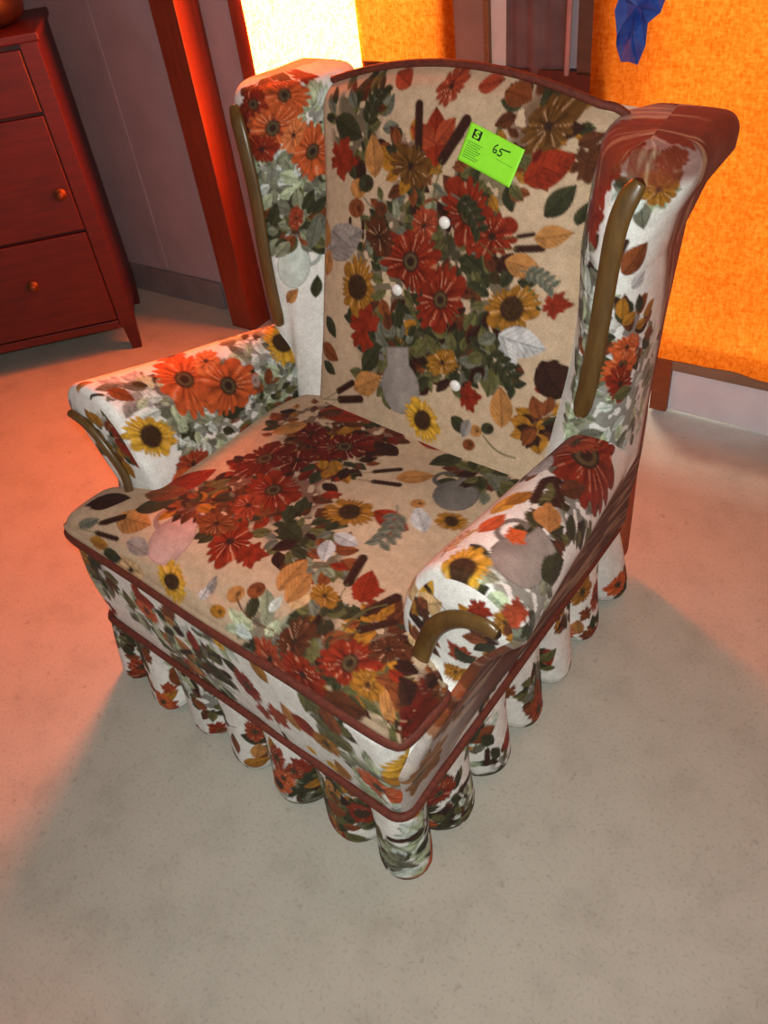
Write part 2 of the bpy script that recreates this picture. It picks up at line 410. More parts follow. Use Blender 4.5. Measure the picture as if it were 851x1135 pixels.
#MOTIFS_BEGIN
MOTIFS = {
    'inside_back': [
        ('spray', -0.025, 0.785, 0.145, 0.22, 'G'), ('spray', 0.063, 0.873, 0.097, 0.19, 'G'), ('spray', 0.051, 0.69, 0.086, 0.24, 'G'), ('spray', -0.047, 0.637, 0.078, 0.25, 'g'),
        ('spray', 0.165, 0.808, 0.061, 0.17, 'G'), ('spray', -0.062, 0.893, 0.058, 0.12, 's'), ('spray', -0.186, 1.047, 0.067, 0.11, 'G'), ('spray', 0.202, 1.077, 0.059, 0.05, 'B'),
        ('spray', -0.054, 1.003, 0.046, 0.1, 'B'), ('spray', 0.109, 0.677, 0.05, 0.27, 'G'), ('spray', 0.186, 0.697, 0.036, 0.25, 'G'), ('spray', 0.134, 1.003, 0.05, 0.11, 'g'),
        ('stem', -0.007, 0.916, 0.111, 1.4, 'g'), ('stem', 0.01, 0.916, 0.15, 1.24, 'g'), ('stem', -0.063, 0.909, 0.103, 2.84, 's'), ('leaf', 0.008, 1.002, 0.095, 1.73, 'R'),
        ('leaf', 0.003, 1.038, 0.064, 2.79, 'M'), ('leaf', 0.003, 1.038, 0.056, 0.93, 'M'), ('cat', -0.033, 1.025, 0.08, 1.73, 'K'), ('cat', 0.015, 1.007, 0.095, 1.03, 'K'),
        ('twig', -0.16, 1.036, 0.082, 1.19, 'G'), ('leaf', -0.244, 1.053, 0.08, -0.27, 'G'), ('leaf', -0.125, 0.968, 0.075, 1.81, 'T'), ('leaf', -0.15, 1.066, 0.028, 1.27, 'G'),
        ('oak', -0.222, 0.989, 0.045, -0.04, 'R'), ('bud', -0.165, 0.943, 0.021, 0.16, 'T'), ('bud', -0.165, 0.908, 0.021, 0.22, 'B'), ('bud', -0.146, 0.955, 0.019, 0.14, 'G'),
        ('bud', -0.103, 0.916, 0.015, 0.12, 'b'), ('mum', -0.046, 0.998, 0.049, 0.09, 'q'), ('mum', 0.213, 1.084, 0.054, 0.03, 'q'), ('leaf', 0.186, 1.001, 0.094, 0.5, 'R'),
        ('leaf', 0.213, 1.025, 0.042, -0.27, 'R'), ('leaf', 0.196, 1.03, 0.024, 1.08, 'r'), ('leaf', 0.234, 0.951, 0.066, 0.88, 'G'), ('leaf', 0.083, 0.983, 0.035, 1.03, 'G'),
        ('daisy', 0.088, 0.934, 0.07, 0.16, 'R'), ('mum', 0.145, 0.908, 0.052, 0.15, 'R'), ('mum', -0.004, 0.9, 0.036, 0.05, 'M'), ('daisy', -0.022, 0.834, 0.077, 0.18, 'R'),
        ('daisy', 0.058, 0.781, 0.068, 0.22, 'R'), ('mum', -0.101, 0.867, 0.043, 0.17, 'b'), ('sun', 0.207, 0.796, 0.054, 0.17, 'y'), ('sun', -0.145, 0.762, 0.06, 0.16, 'y'),
        ('oak', -0.119, 0.68, 0.06, 0.23, 'R'), ('oak', 0.277, 0.813, 0.027, -0.11, 'R'), ('cat', 0.151, 0.879, 0.042, -0.51, 'K'), ('cat', 0.191, 0.914, 0.035, 0.25, 'K'),
        ('cat', 0.19, 0.894, 0.058, 0.15, 'K'), ('leaf', 0.224, 0.915, 0.062, 0.21, 'T'), ('leaf', 0.179, 0.872, 0.068, -0.08, 'T'), ('leaf', 0.19, 0.745, 0.092, -0.09, 'V'),
        ('leaf', 0.202, 0.741, 0.063, -1.1, 'V'), ('leaf', 0.186, 0.745, 0.04, -2.59, 's'), ('spray', -0.028, 0.664, 0.049, 0.26, 'G'), ('jug', -0.011, 0.591, 0.075, 1.8, 'J'),
        ('sun', 0.051, 0.54, 0.05, 0.27, 'Y'), ('mum', 0.079, 0.665, 0.037, 0.26, 'y'), ('twig', 0.157, 0.716, 0.095, -0.62, 'G'), ('leaf', 0.227, 0.578, 0.079, 1.79, 'T'),
        ('leaf', 0.269, 0.563, 0.064, 1.6, 'T'), ('stem', 0.265, 0.526, 0.079, 2.79, 'g'), ('bud', 0.174, 0.556, 0.014, 0.22, 'T'), ('bud', 0.164, 0.524, 0.014, 0.33, 'B'),
        ('bud', 0.198, 0.568, 0.014, 0.31, 'G'), ('oak', 0.141, 0.612, 0.034, 0.35, 'R'), ('leaf', 0.115, 0.566, 0.049, -0.47, 'G'), ('leaf', 0.156, 0.573, 0.04, -1.79, 'J'),
        ('cat', 0.309, 0.641, 0.08, 1.74, 'K'), ('leaf', 0.275, 0.664, 0.033, 0.18, 'R'), ('leaf', 0.278, 0.717, 0.089, -1.03, 'K'), ('cat', -0.175, 0.85, 0.04, 1.69, 'K'),
        ('cat', -0.141, 0.854, 0.036, 1.69, 'K'), ('leaf', -0.244, 0.81, 0.118, 0.54, 'J'), ('leaf', -0.245, 0.815, 0.056, 1.72, 'T'), ('leaf', -0.239, 0.762, 0.055, 1.46, 'T'),
        ('leaf', -0.23, 0.853, 0.066, -0.31, 'J'), ('leaf', -0.131, 0.554, 0.085, 0.58, 'T'), ('cat', -0.181, 0.529, 0.065, 0.68, 'K'), ('cat', -0.177, 0.514, 0.079, 0.34, 'K'),
        ('leaf', -0.11, 0.601, 0.069, 1.02, 'G'), ('leaf', -0.24, 0.617, 0.061, -0.29, 'B'), ('leaf', -0.229, 0.582, 0.044, -0.34, 'G'), ('leaf', -0.229, 0.681, 0.05, -0.81, 'G'),
        ('leaf', -0.07, 1.123, 0.048, 2.86, 'M'), ('mum', 0.015, 1.128, 0.034, 0.05, 'M'), ('leaf', 0.067, 1.13, 0.042, 0.2, 'M'), ('leaf', 0.119, 1.127, 0.053, -0.19, 'B'),
        ('leaf', 0.265, 1.061, 0.039, 0.35, 'b'), ('leaf', 0.287, 0.938, 0.037, 1.32, 'G'), ('oak', 0.283, 1.035, 0.037, -0.21, 'b'), ('leaf', 0.287, 0.581, 0.038, 1.02, 'y'),
        ('leaf', 0.297, 0.598, 0.026, 0.28, 'G'), ('spray', 0.297, 0.598, 0.024, -0.29, 'B'), ('twig', 0.047, 0.962, 0.084, -0.62, 'G'), ('twig', 0.207, 0.861, 0.064, -0.31, 's'),
    ],
    'seat_cushion': [
        ('spray', -0.08, -0.14, 0.121, 0.57, 'r'), ('spray', -0.107, -0.22, 0.078, 0.56, 'B'), ('spray', -0.062, 0.019, 0.082, 0.61, 'B'), ('spray', 0.054, -0.205, 0.057, 0.58, 'G'),
        ('spray', -0.185, -0.23, 0.056, 0.47, 'G'), ('spray', 0.138, -0.228, 0.038, 0.67, 's'), ('spray', -0.046, 0.111, 0.055, 0.7, 'r'), ('spray', 0.219, 0.11, 0.051, 0.73, 'G'),
        ('spray', 0.292, -0.363, 0.056, 0.53, 'G'), ('spray', 0.219, -0.4, 0.059, 0.59, 'B'), ('spray', 0.139, -0.401, 0.054, 0.61, 'S'), ('spray', 0.367, -0.37, 0.045, 0.69, 'g'),
        ('spray', -0.163, 0.073, 0.095, 0.6, 'B'), ('spray', 0.304, -0.288, 0.041, 0.76, 'B'), ('spray', 0.213, -0.334, 0.036, 0.54, 'G'), ('jug', -0.142, -0.336, 0.072, 1.53, 'P'),
        ('spray', -0.164, -0.253, 0.04, 0.51, 'B'), ('jug', 0.216, 0.043, 0.064, 1.6, 'j'), ('spray', 0.211, 0.124, 0.033, 0.68, 'G'), ('daisy', -0.162, -0.076, 0.071, 0.53, 'r'),
        ('daisy', -0.069, -0.143, 0.068, 0.54, 'R'), ('daisy', -0.055, 0.043, 0.068, 0.61, 'r'), ('mum', -0.036, -0.286, 0.058, 0.55, 'R'), ('mum', -0.089, -0.269, 0.042, 0.59, 'B'),
        ('mum', -0.099, -0.047, 0.045, 0.59, 'r'), ('mum', -0.145, 0.042, 0.047, 0.55, 'r'), ('oak', 0.016, -0.291, 0.035, 0.5, 'R'), ('mum', -0.077, -0.201, 0.043, 0.55, 'M'),
        ('sun', 0.095, -0.113, 0.05, 0.64, 'y'), ('leaf', 0.13, -0.085, 0.076, -0.0, 'R'), ('oak', 0.175, -0.1, 0.029, 0.69, 'R'), ('leaf', 0.111, -0.173, 0.051, 0.07, 'V'),
        ('leaf', 0.113, -0.188, 0.052, -1.05, 'V'), ('leaf', 0.105, -0.171, 0.028, -2.02, 's'), ('twig', 0.108, -0.228, 0.093, 2.81, 'G'), ('leaf', 0.009, -0.205, 0.069, -0.19, 'G'),
        ('leaf', 0.069, -0.221, 0.049, -2.11, 'K'), ('sun', -0.086, -0.405, 0.048, 0.77, 'Y'), ('mum', -0.202, -0.44, 0.041, 0.47, 'C'), ('leaf', -0.292, -0.348, 0.089, 0.18, 'T'),
        ('cat', -0.32, -0.378, 0.062, 0.68, 'K'), ('cat', -0.312, -0.402, 0.064, 0.28, 'K'), ('leaf', -0.388, -0.352, 0.093, 0.6, 'K'), ('leaf', -0.268, -0.32, 0.079, 0.83, 'G'),
        ('leaf', -0.348, -0.409, 0.047, 1.09, 's'), ('leaf', -0.283, -0.438, 0.056, 0.21, 'G'), ('leaf', -0.32, -0.43, 0.054, 0.32, 'y'), ('leaf', -0.27, -0.254, 0.114, 1.2, 'R'),
        ('leaf', -0.296, -0.277, 0.094, 0.55, 'B'), ('bud', 0.049, -0.358, 0.017, 0.39, 'T'), ('bud', 0.08, -0.337, 0.017, 0.43, 'B'), ('bud', 0.036, -0.405, 0.019, 0.55, 'y'),
        ('stem', 0.157, -0.375, 0.104, 3.01, 'b'), ('leaf', -0.001, -0.385, 0.037, 1.76, 'J'), ('leaf', -0.009, -0.403, 0.035, 1.55, 'V'), ('leaf', 0.118, -0.321, 0.076, 1.62, 'T'),
        ('leaf', 0.158, -0.336, 0.057, 1.46, 'C'), ('leaf', 0.146, -0.331, 0.067, 1.64, 'T'), ('daisy', 0.302, -0.358, 0.056, 0.57, 'R'), ('mum', 0.197, -0.374, 0.043, 0.42, 'b'),
        ('mum', 0.235, -0.429, 0.053, 0.66, 'R'), ('mum', 0.335, -0.306, 0.033, 0.77, 'b'), ('mum', 0.165, -0.439, 0.046, 0.61, 'M'), ('mum', 0.345, -0.371, 0.033, 0.55, 'y'),
        ('oak', 0.233, -0.242, 0.033, 0.76, 'R'), ('leaf', 0.246, -0.263, 0.073, 2.01, 'R'), ('cat', 0.206, -0.252, 0.078, 1.86, 'K'), ('leaf', 0.182, -0.22, 0.032, -2.77, 'R'),
        ('cat', 0.263, -0.282, 0.078, 1.3, 'K'), ('cat', 0.278, -0.311, 0.067, 1.04, 'K'), ('mum', 0.192, -0.288, 0.029, 0.66, 'y'), ('stem', 0.26, -0.324, 0.089, 1.34, 'g'),
        ('leaf', 0.37, -0.402, 0.062, 1.12, 'T'), ('leaf', 0.319, -0.408, 0.031, -0.45, 'G'), ('leaf', 0.339, -0.255, 0.041, -0.37, 'C'), ('leaf', 0.28, -0.449, 0.076, 0.42, 'b'),
        ('leaf', -0.195, 0.122, 0.116, 0.28, 'R'), ('leaf', -0.155, 0.15, 0.061, -2.06, 'b'), ('leaf', 0.039, 0.158, 0.094, 0.25, 'R'), ('cat', 0.047, 0.006, 0.06, 0.77, 'K'),
        ('cat', 0.065, -0.019, 0.062, 0.37, 'K'), ('leaf', 0.098, 0.015, 0.075, 0.78, 'T'), ('leaf', 0.149, 0.16, 0.075, -2.0, 'G'), ('sun', 0.25, -0.019, 0.031, 0.71, 'y'),
        ('bud', 0.178, -0.021, 0.014, 0.7, 'T'), ('leaf', 0.051, 0.079, 0.07, 2.97, 'K'), ('leaf', -0.048, 0.158, 0.073, 0.17, 'b'), ('leaf', 0.229, -0.07, 0.062, 2.43, 'V'),
        ('leaf', -0.179, 0.063, 0.078, -2.26, 'T'), ('mum', 0.43, -0.332, 0.036, 1.21, 'b'), ('mum', 0.439, -0.352, 0.03, 0.83, 'r'), ('oak', 0.462, -0.331, 0.039, 1.33, 'b'),
        ('spray', 0.443, -0.334, 0.056, 1.1, 'r'), ('leaf', -0.232, -0.378, 0.068, -0.0, 'J'), ('twig', 0.152, -0.048, 0.095, -1.24, 's'),
    ],
    'wing_left': [
        ('spray', 0.08, 0.869, 0.057, -2.96, 'W'), ('spray', 0.069, 0.817, 0.052, -2.96, 'w'), ('spray', 0.117, 0.906, 0.037, -3.01, 'S'), ('spray', 0.043, 0.886, 0.035, -2.93, 'S'),
        ('spray', 0.116, 1.036, 0.053, -2.98, 'r'), ('spray', 0.037, 1.0, 0.034, -2.93, 'S'), ('jug', 0.066, 0.728, 0.059, 1.64, 'W'), ('spray', 0.058, 0.799, 0.042, -2.96, 'w'),
        ('daisy', 0.089, 1.04, 0.053, -2.95, 'O'), ('daisy', 0.151, 1.032, 0.041, -3.04, 'R'), ('daisy', 0.115, 0.988, 0.058, -2.97, 'O'), ('daisy', 0.033, 0.934, 0.058, -2.96, 'O'),
        ('mum', 0.074, 0.97, 0.032, -2.97, 'o'), ('mum', 0.136, 0.955, 0.035, -3.04, 'R'), ('mum', 0.063, 0.822, 0.023, -2.95, 'M'), ('leaf', 0.083, 0.653, 0.042, 2.3, 'T'),
        ('leaf', 0.016, 0.663, 0.044, 1.62, 'G'), ('leaf', 0.116, 0.812, 0.045, 1.84, 'G'), ('oak', 0.036, 1.076, 0.03, -2.64, 'R'), ('leaf', 0.029, 0.761, 0.058, 1.77, 's'),
    ],
    'arm_left': [
        ('spray', 0.223, -0.039, 0.134, 2.15, 'W'), ('spray', 0.268, -0.093, 0.069, 2.02, 'S'), ('spray', 0.321, 0.127, 0.073, 1.97, 'W'), ('spray', 0.23, 0.155, 0.077, 2.11, 'S'),
        ('spray', 0.377, -0.182, 0.034, 2.04, 'V'), ('spray', 0.216, 0.06, 0.077, 2.13, 'w'), ('spray', 0.336, -0.149, 0.046, 1.98, 'S'), ('spray', 0.406, 0.138, 0.055, 1.98, 'S'),
        ('daisy', 0.351, -0.082, 0.084, 1.98, 'O'), ('daisy', 0.299, -0.0, 0.083, 2.0, 'O'), ('daisy', 0.445, -0.05, 0.049, 2.67, 'O'), ('mum', 0.369, -0.011, 0.04, 2.03, 'o'),
        ('sun', 0.281, -0.215, 0.053, 1.99, 'Y'), ('sun', 0.335, 0.187, 0.063, 1.97, 'Y'), ('mum', 0.19, -0.158, 0.045, 2.17, 'M'), ('leaf', 0.181, -0.221, 0.06, 1.64, 'O'),
        ('leaf', 0.398, -0.229, 0.053, 2.58, 'B'), ('leaf', 0.459, -0.259, 0.037, 2.33, 'T'), ('cat', 0.408, -0.26, 0.028, 2.42, 'K'), ('leaf', 0.391, -0.181, 0.032, 2.33, 'G'),
        ('leaf', 30.395, 0.608, 0.074, 2.26, 's'), ('leaf', 30.378, 0.593, 0.065, 2.32, 'J'), ('oak', 0.402, 0.268, 0.04, 1.57, 'M'), ('mum', 0.281, 0.07, 0.016, 2.03, 'P'),
    ],
    'arm_right': [
        ('spray', 0.772, -0.288, 0.075, 0.83, 'g'), ('mum', 30.434, 0.455, 0.022, 0.16, 'y'), ('mum', 0.779, -0.295, 0.077, 0.97, 'O'), ('leaf', 0.825, -0.339, 0.052, 2.3, 'B'),
        ('leaf', 0.724, -0.26, 0.113, 3.14, 'g'), ('leaf', 0.819, -0.174, 0.226, -2.76, 'B'), ('oak', 0.903, -0.349, 0.07, 0.68, 'y'), ('leaf', 0.934, -0.371, 0.054, 2.78, 'g'),
        ('spray', 0.35, 0.184, 0.045, 0.59, 'B'), ('spray', 0.516, -0.219, 0.079, 0.96, 'S'), ('spray', 0.355, 0.098, 0.05, 0.0, 's'), ('spray', 0.496, 0.031, 0.067, 0.95, 'G'),
        ('spray', 0.477, -0.093, 0.03, 0.93, 'G'), ('daisy', 0.433, 0.144, 0.141, 0.96, 'R'), ('daisy', 0.382, 0.166, 0.061, 0.66, 'M'), ('mum', 0.346, 0.141, 0.048, -0.22, 'M'),
        ('jug', 0.481, -0.169, 0.074, 1.43, 'J'), ('sun', 0.423, -0.247, 0.052, 0.99, 'Y'), ('leaf', 0.263, -0.259, 0.052, 0.2, 'C'), ('leaf', 30.372, 0.58, 0.058, 1.11, 'Y'),
        ('leaf', 30.366, 0.557, 0.066, 0.67, 'C'), ('cat', 0.428, -0.05, 0.081, 1.85, 'K'), ('cat', 0.471, -0.006, 0.066, 2.45, 'K'), ('bud', 0.467, -0.054, 0.03, 0.91, 'T'),
        ('leaf', 0.485, -0.081, 0.069, 2.14, 'T'), ('leaf', 0.529, -0.045, 0.055, 2.15, 'G'), ('leaf', 0.38, -0.104, 0.076, 1.49, 'Y'), ('leaf', 0.389, -0.075, 0.059, 1.23, 'y'),
        ('oak', 0.448, -0.14, 0.024, 1.25, 'O'), ('leaf', 0.393, -0.16, 0.062, 1.37, 'O'), ('mum', 30.518, 0.615, 0.025, 0.37, 'y'), ('leaf', 0.477, -0.259, 0.041, 0.05, 'w'),
        ('leaf', 0.524, -0.161, 0.078, 1.36, 'G'), ('oak', 0.522, -0.253, 0.027, 0.92, 'M'), ('leaf', 0.448, 0.017, 0.076, 1.06, 'b'), ('leaf', 0.371, 0.029, 0.088, 1.73, 'V'),
        ('twig', 0.371, -0.232, 0.072, 1.54, 'C'),
    ],
    'wing_right': [
        ('spray', 0.068, 0.678, 0.023, 0.31, 'S'), ('spray', 0.086, 0.872, 0.035, 0.35, 'G'), ('spray', 0.081, 0.768, 0.023, 0.32, 'S'), ('spray', 0.193, 0.99, 0.024, -0.02, 'S'),
        ('spray', 0.094, 0.812, 0.025, 0.3, 'W'), ('spray', 0.076, 0.931, 0.034, 0.35, 'S'), ('spray', 0.174, 0.624, 0.119, -0.53, 'W'), ('spray', 0.084, 0.714, 0.014, 0.22, 's'),
        ('spray', 0.17, 0.754, 0.044, -0.47, 'B'), ('oak', 0.121, 1.039, 0.058, 0.26, 'R'), ('oak', 0.263, 1.065, 0.041, -0.26, 'R'), ('oak', 0.1, 0.988, 0.058, 0.3, 'R'),
        ('mum', 0.049, 1.063, 0.062, 0.02, 'M'), ('mum', 0.228, 1.024, 0.029, -0.16, 'b'), ('oak', 0.093, 0.924, 0.047, 0.34, 'R'), ('mum', 0.134, 1.019, 0.03, 0.23, 'B'),
        ('daisy', 0.145, 0.702, 0.044, -0.46, 'O'), ('mum', 0.141, 0.668, 0.039, -0.46, 'R'), ('mum', 0.157, 0.733, 0.033, -0.47, 'O'), ('cat', 0.163, 0.88, 0.039, 1.07, 'K'),
        ('leaf', 0.168, 0.86, 0.063, 0.79, 'B'), ('leaf', 0.208, 0.978, 0.045, 0.62, 'G'), ('mum', 0.212, 0.984, 0.033, 0.23, 'y'), ('leaf', 0.153, 0.777, 0.033, 0.42, 'y'),
        ('leaf', 0.178, 0.834, 0.038, 0.55, 'V'), ('leaf', 0.127, 0.648, 0.044, -0.06, 'g'),
    ],
}
#MOTIFS_END

DENS = 1.0     # print density of the weave of mesh points

def fabric_obj(name, V, F, UV, parent, base, motifs, seed, mask=None, soil=0.12, tone=(98, 48, 24)):
    me = mesh_np(name, V, F)
    C = paint(np.asarray(UV), base, motifs, seed, soil)
    if mask is not None: C = streaks(C, np.asarray(UV), mask, seed + 7, tone)
    set_attr(me, 'print', np.concatenate([C, np.ones((len(C), 1))], 1), 'FLOAT_COLOR')
    set_attr(me, 'clothpos', np.concatenate([np.asarray(UV), np.zeros((len(C), 1))], 1), 'FLOAT_VECTOR')
    return link(name, me, FAB, parent)

# ================================================================== ARMCHAIR
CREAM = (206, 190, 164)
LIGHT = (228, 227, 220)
DIM = (192, 166, 136)  # soil and the dimmer light on seat and back put into the colour

chair = tag(empty('armchair'), 'wingback armchair in cream velvet printed with autumn flowers on the concrete floor', 'armchair')

Z_PIPE = 0.185
def body_outline(n, inset=0.0, back=0.42, front=-0.405):
    """rounded plan of the seat box, wider at the front; starts middle of the back, runs round"""
    f = front + inset; b = back - inset; wf = 0.405 - inset; wb = 0.372 - inset
    pts = []
    def corner(cx, cy, r, a0, a1):
        for a in np.linspace(a0, a1, 10): pts.append((cx + r * math.cos(a), cy + r * math.sin(a)))
    r = 0.03
    corner(wb - r, b - r, r, PI / 2, 0); corner(wf - r, f + r, r, 0, -PI / 2)
    corner(-wf + r, f + r, r, -PI / 2, -PI); corner(-wb + r, b - r, r, PI, PI / 2)
    P = np.array([(0, b)] + pts)
    Q = np.vstack([P, P[:1]])
    d = np.concatenate([[0], np.cumsum(np.linalg.norm(np.diff(Q, axis=0), axis=1))])
    s = np.linspace(0, d[-1], n, endpoint=False)
    return np.stack([np.interp(s, d, Q[:, 0]), np.interp(s, d, Q[:, 1])], 1), s, d[-1]

def outline_normals(P):
    T = np.roll(P, -1, 0) - np.roll(P, 1, 0)
    N = np.stack([T[:, 1], -T[:, 0]], 1)
    N /= np.linalg.norm(N, axis=1)[:, None]
    c = P.mean(0)
    if np.mean(np.sum(N * (P - c), 1)) < 0: N = -N
    return N

# --- seat box (apron)
def build_apron():
    n = 900
    P, s, L = body_outline(n)
    N = outline_normals(P)
    zs = np.concatenate([np.linspace(Z_PIPE - 0.02, 0.43, 84)])
    V = []; UV = []
    for z in zs:
        t = (z - Z_PIPE) / (0.43 - Z_PIPE)
        bulge = 0.008 * math.sin(PI * min(max(t, 0), 1)) - 0.02 * max(0, t - 0.85) / 0.15
        sag = 0.006 * vnoise(s * 9, np.full(n, z * 9), 3)
        V.append(np.column_stack([P + N * (bulge + sag - 0.003)[:, None], np.full(n, z)]))
        UV.append(np.column_stack([s, np.full(n, z)]))
    V = np.array(V); UV = np.array(UV); m = len(zs)
    F = [grid_faces(m, n, cj=True)]
    Vv = V.reshape(-1, 3)
    top = np.append(P.mean(0), 0.43); bot = np.append(P.mean(0), zs[0])
    k = len(Vv); Vv = np.vstack([Vv, top, bot]); UVv = np.vstack([UV.reshape(-1, 2), (9, 9), (9, 9)])
    r = np.arange(n) + (m - 1) * n; F.append(np.stack([np.full(n, k), r, np.roll(r, -1)], 1))
    r = np.arange(n); F.append(np.stack([np.full(n, k + 1), np.roll(r, -1), r], 1))
    mo = MOTIFS.get('seat_box') or scatter(0, L, Z_PIPE, 0.43, 21, 1.25, 1.2)
    return fabric_obj('seat_box', Vv, F, UVv, chair, LIGHT, mo, 21)
build_apron()

# --- skirt
def build_skirt():
    n = 1300
    P, s, L = body_outline(n, -0.002)
    N = outline_normals(P)
    npl = 24; per = L / npl
    m = 62
    rs = np.random.RandomState(5)
    amp = 0.75 + 0.5 * rs.rand(npl + 1); lean = (rs.rand(npl + 1) - 0.5) * 0.018; drop = rs.rand(npl + 1)
    ph = s / per + 0.5
    k = np.floor(ph).astype(int) % npl
    a = np.abs(np.sin(PI * ph))
    tab = a ** 0.55
    T = np.stack([-N[:, 1], N[:, 0]], 1)
    V = []; UV = []
    for j in range(m):
        t = j / (m - 1)
        off = 0.004 + (0.006 + 0.026 * tab * amp[k]) * t ** 0.8 - 0.034 * (1 - tab) * t ** 0.6
        hem = 0.004 + 0.040 * (1 - a ** 0.42) + 0.006 * drop[k]
        z = Z_PIPE * (1 - t) + hem * t
        curl = 0.006 * sstep(0.9, 1.0, t)
        X = P + N * (off - curl)[:, None] + T * (lean[k] * t)[:, None] * a[:, None]
        V.append(np.column_stack([X, z]))
        UV.append(np.column_stack([s * 1.25 + 20, np.full(n, 0.2 * t)]))
    V = np.array(V); UV = np.array(UV)
    mo = MOTIFS.get('skirt') or scatter(20, 20 + L * 1.25, 0.0, 0.2, 33, 1.3, 1.25)
    o = fabric_obj('skirt', V.reshape(-1, 3), [grid_faces(m, n, cj=True)], UV.reshape(-1, 2), chair, LIGHT, mo, 33)
    sd = o.modifiers.new('thick', 'SOLIDIFY'); sd.thickness = 0.003; sd.offset = -1
    return o
build_skirt()

# --- welt round the bottom of the seat box
P_, s_, L_ = body_outline(420, -0.006)
link('lower_welt', tube_mesh('lower_welt', np.column_stack([P_, np.full(len(P_), Z_PIPE)]), 0.0078, closed=True, nseg=10), WELT, chair)

# --- seat cushion (T shaped)
def cushion_outline(n):
    pts = [(0, -0.405), (0.2, -0.402), (0.36, -0.402), (0.412, -0.398), (0.424, -0.386), (0.427, -0.34), (0.424, -0.29), (0.395, -0.268), (0.352, -0.255), (0.342, -0.2), (0.338, -0.05),
           (0.325, 0.1), (0.29, 0.19), (0.2, 0.2), (0, 0.2)]
    pts = pts + [(-x, y) for x, y in pts[-2:0:-1]]
    return spline(pts, n, True)[0]

def build_cushion():
    n = 640
    O = cushion_outline(n); N = outline_normals(O)
    c = np.array([0.0, -0.24])
    OI = O - N * 0.03
    for _ in range(3):
        w_ = 23; OI = sum(np.roll(OI, k, 0) for k in range(-w_, w_ + 1)) / (2 * w_ + 1) if _ < 2 else OI
    rings = []; uvs = []
    nt = 130
    for i in range(nt):
        t = (i + 0.5) / nt
        Q = c + (OI - c) * t
        rings.append((Q, None, t)); uvs.append(Q)
    def topz(Q, t):
        back = sstep(-0.38, 0.15, Q[:, 1])
        lump = 0.008 * (vnoise(Q[:, 0] * 8 + 4, Q[:, 1] * 8 + 9, 2) - 0.5)
        return 0.472 + 0.030 * (1 - t ** 2.6) - 0.008 * back + lump
    V = []; UV = []
    for Q, _, t in rings:
        V.append(np.column_stack([Q, topz(Q, np.full(n, t))])); UV.append(Q)
    Qe = OI; ze = topz(Qe, np.full(n, 1.0))
    ns = 26
    for i in range(1, ns + 1):
        a = i / ns
        ang = a * PI * 0.60
        off = 0.03 * math.sin(min(ang, PI / 2)) ** 1.0 + (0.004 if a > 0.8 else 0)
        zt = ze * (1 - a) + 0.418 * a
        zz = zt + 0.010 * math.sin(a * PI)
        V.append(np.column_stack([Qe + (O - Qe) * (off / 0.03), zz])); UV.append(Qe + N * (0.085 * a))
    for i in range(1, 8):
        t = 1 - i / 7.5
        V.append(np.column_stack([c + (O - c) * t, np.full(n, 0.412)])); UV.append(np.full((n, 2), 50.0))
    V = np.array(V); UV = np.array(UV)
    m = len(V)
    mo = MOTIFS.get('seat_cushion') or scatter(-0.45, 0.45, -0.45, 0.22, 41)
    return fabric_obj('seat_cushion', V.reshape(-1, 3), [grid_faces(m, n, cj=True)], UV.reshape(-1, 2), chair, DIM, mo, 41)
cush = build_cushion()
O_ = cushion_outline(500); N_ = outline_normals(O_)
link('welt', tube_mesh('cushion_welt', np.column_stack([O_ + N_ * 0.005, np.full(len(O_), 0.416)]), 0.0085, 0.011, closed=True, nseg=10), WELT, cush)

# --- inside back
def back_v(z): return 0.17 + (np.asarray(z) - 0.46) / 0.60 * 0.215
def back_top(u): return 1.085 - 0.052 * (np.asarray(u) / 0.3) ** 2
def back_w(z): return np.interp(z, [0.40, 0.6, 0.85, 1.04], [0.262, 0.268, 0.288, 0.322])
BUTTONS = [(0.034, 0.856), (-0.055, 0.726), (0.107, 0.585)]
def right_wide(p, q): return 1 + 0.22 * (np.asarray(p) > 0) * np.clip(np.asarray(p) / 0.3, 0, 1) * (1 - sstep(0.3, 0.95, q))
def back_point(p, q):
    """p in [-1,1] across, q in [0,1] up (q=1 is the top edge)"""
    p = np.asarray(p, float); q = np.asarray(q, float)
    z0 = 0.42
    zt = back_top(p * 0.31)
    z = z0 + (zt - z0) * q
    u = p * back_w(z) * right_wide(p, q)
    e = np.clip((np.abs(p) - 0.86) / 0.14, 0, 1); e2 = np.clip((q - 0.95) / 0.05, 0, 1)
    puff = 0.030 * (1 - np.abs(p) ** 4) * (0.7 + 0.3 * np.sin(PI * q))
    v = back_v(z) - puff + 0.035 * e ** 2 + 0.03 * e2 ** 2
    for bu, bz in BUTTONS:
        d = np.hypot(u - bu, z - bz)
        v = v + 0.014 * np.exp(-(d / 0.03) ** 2) + 0.006 * np.exp(-(d / 0.08) ** 2)
    return np.stack([u, v, z], -1)

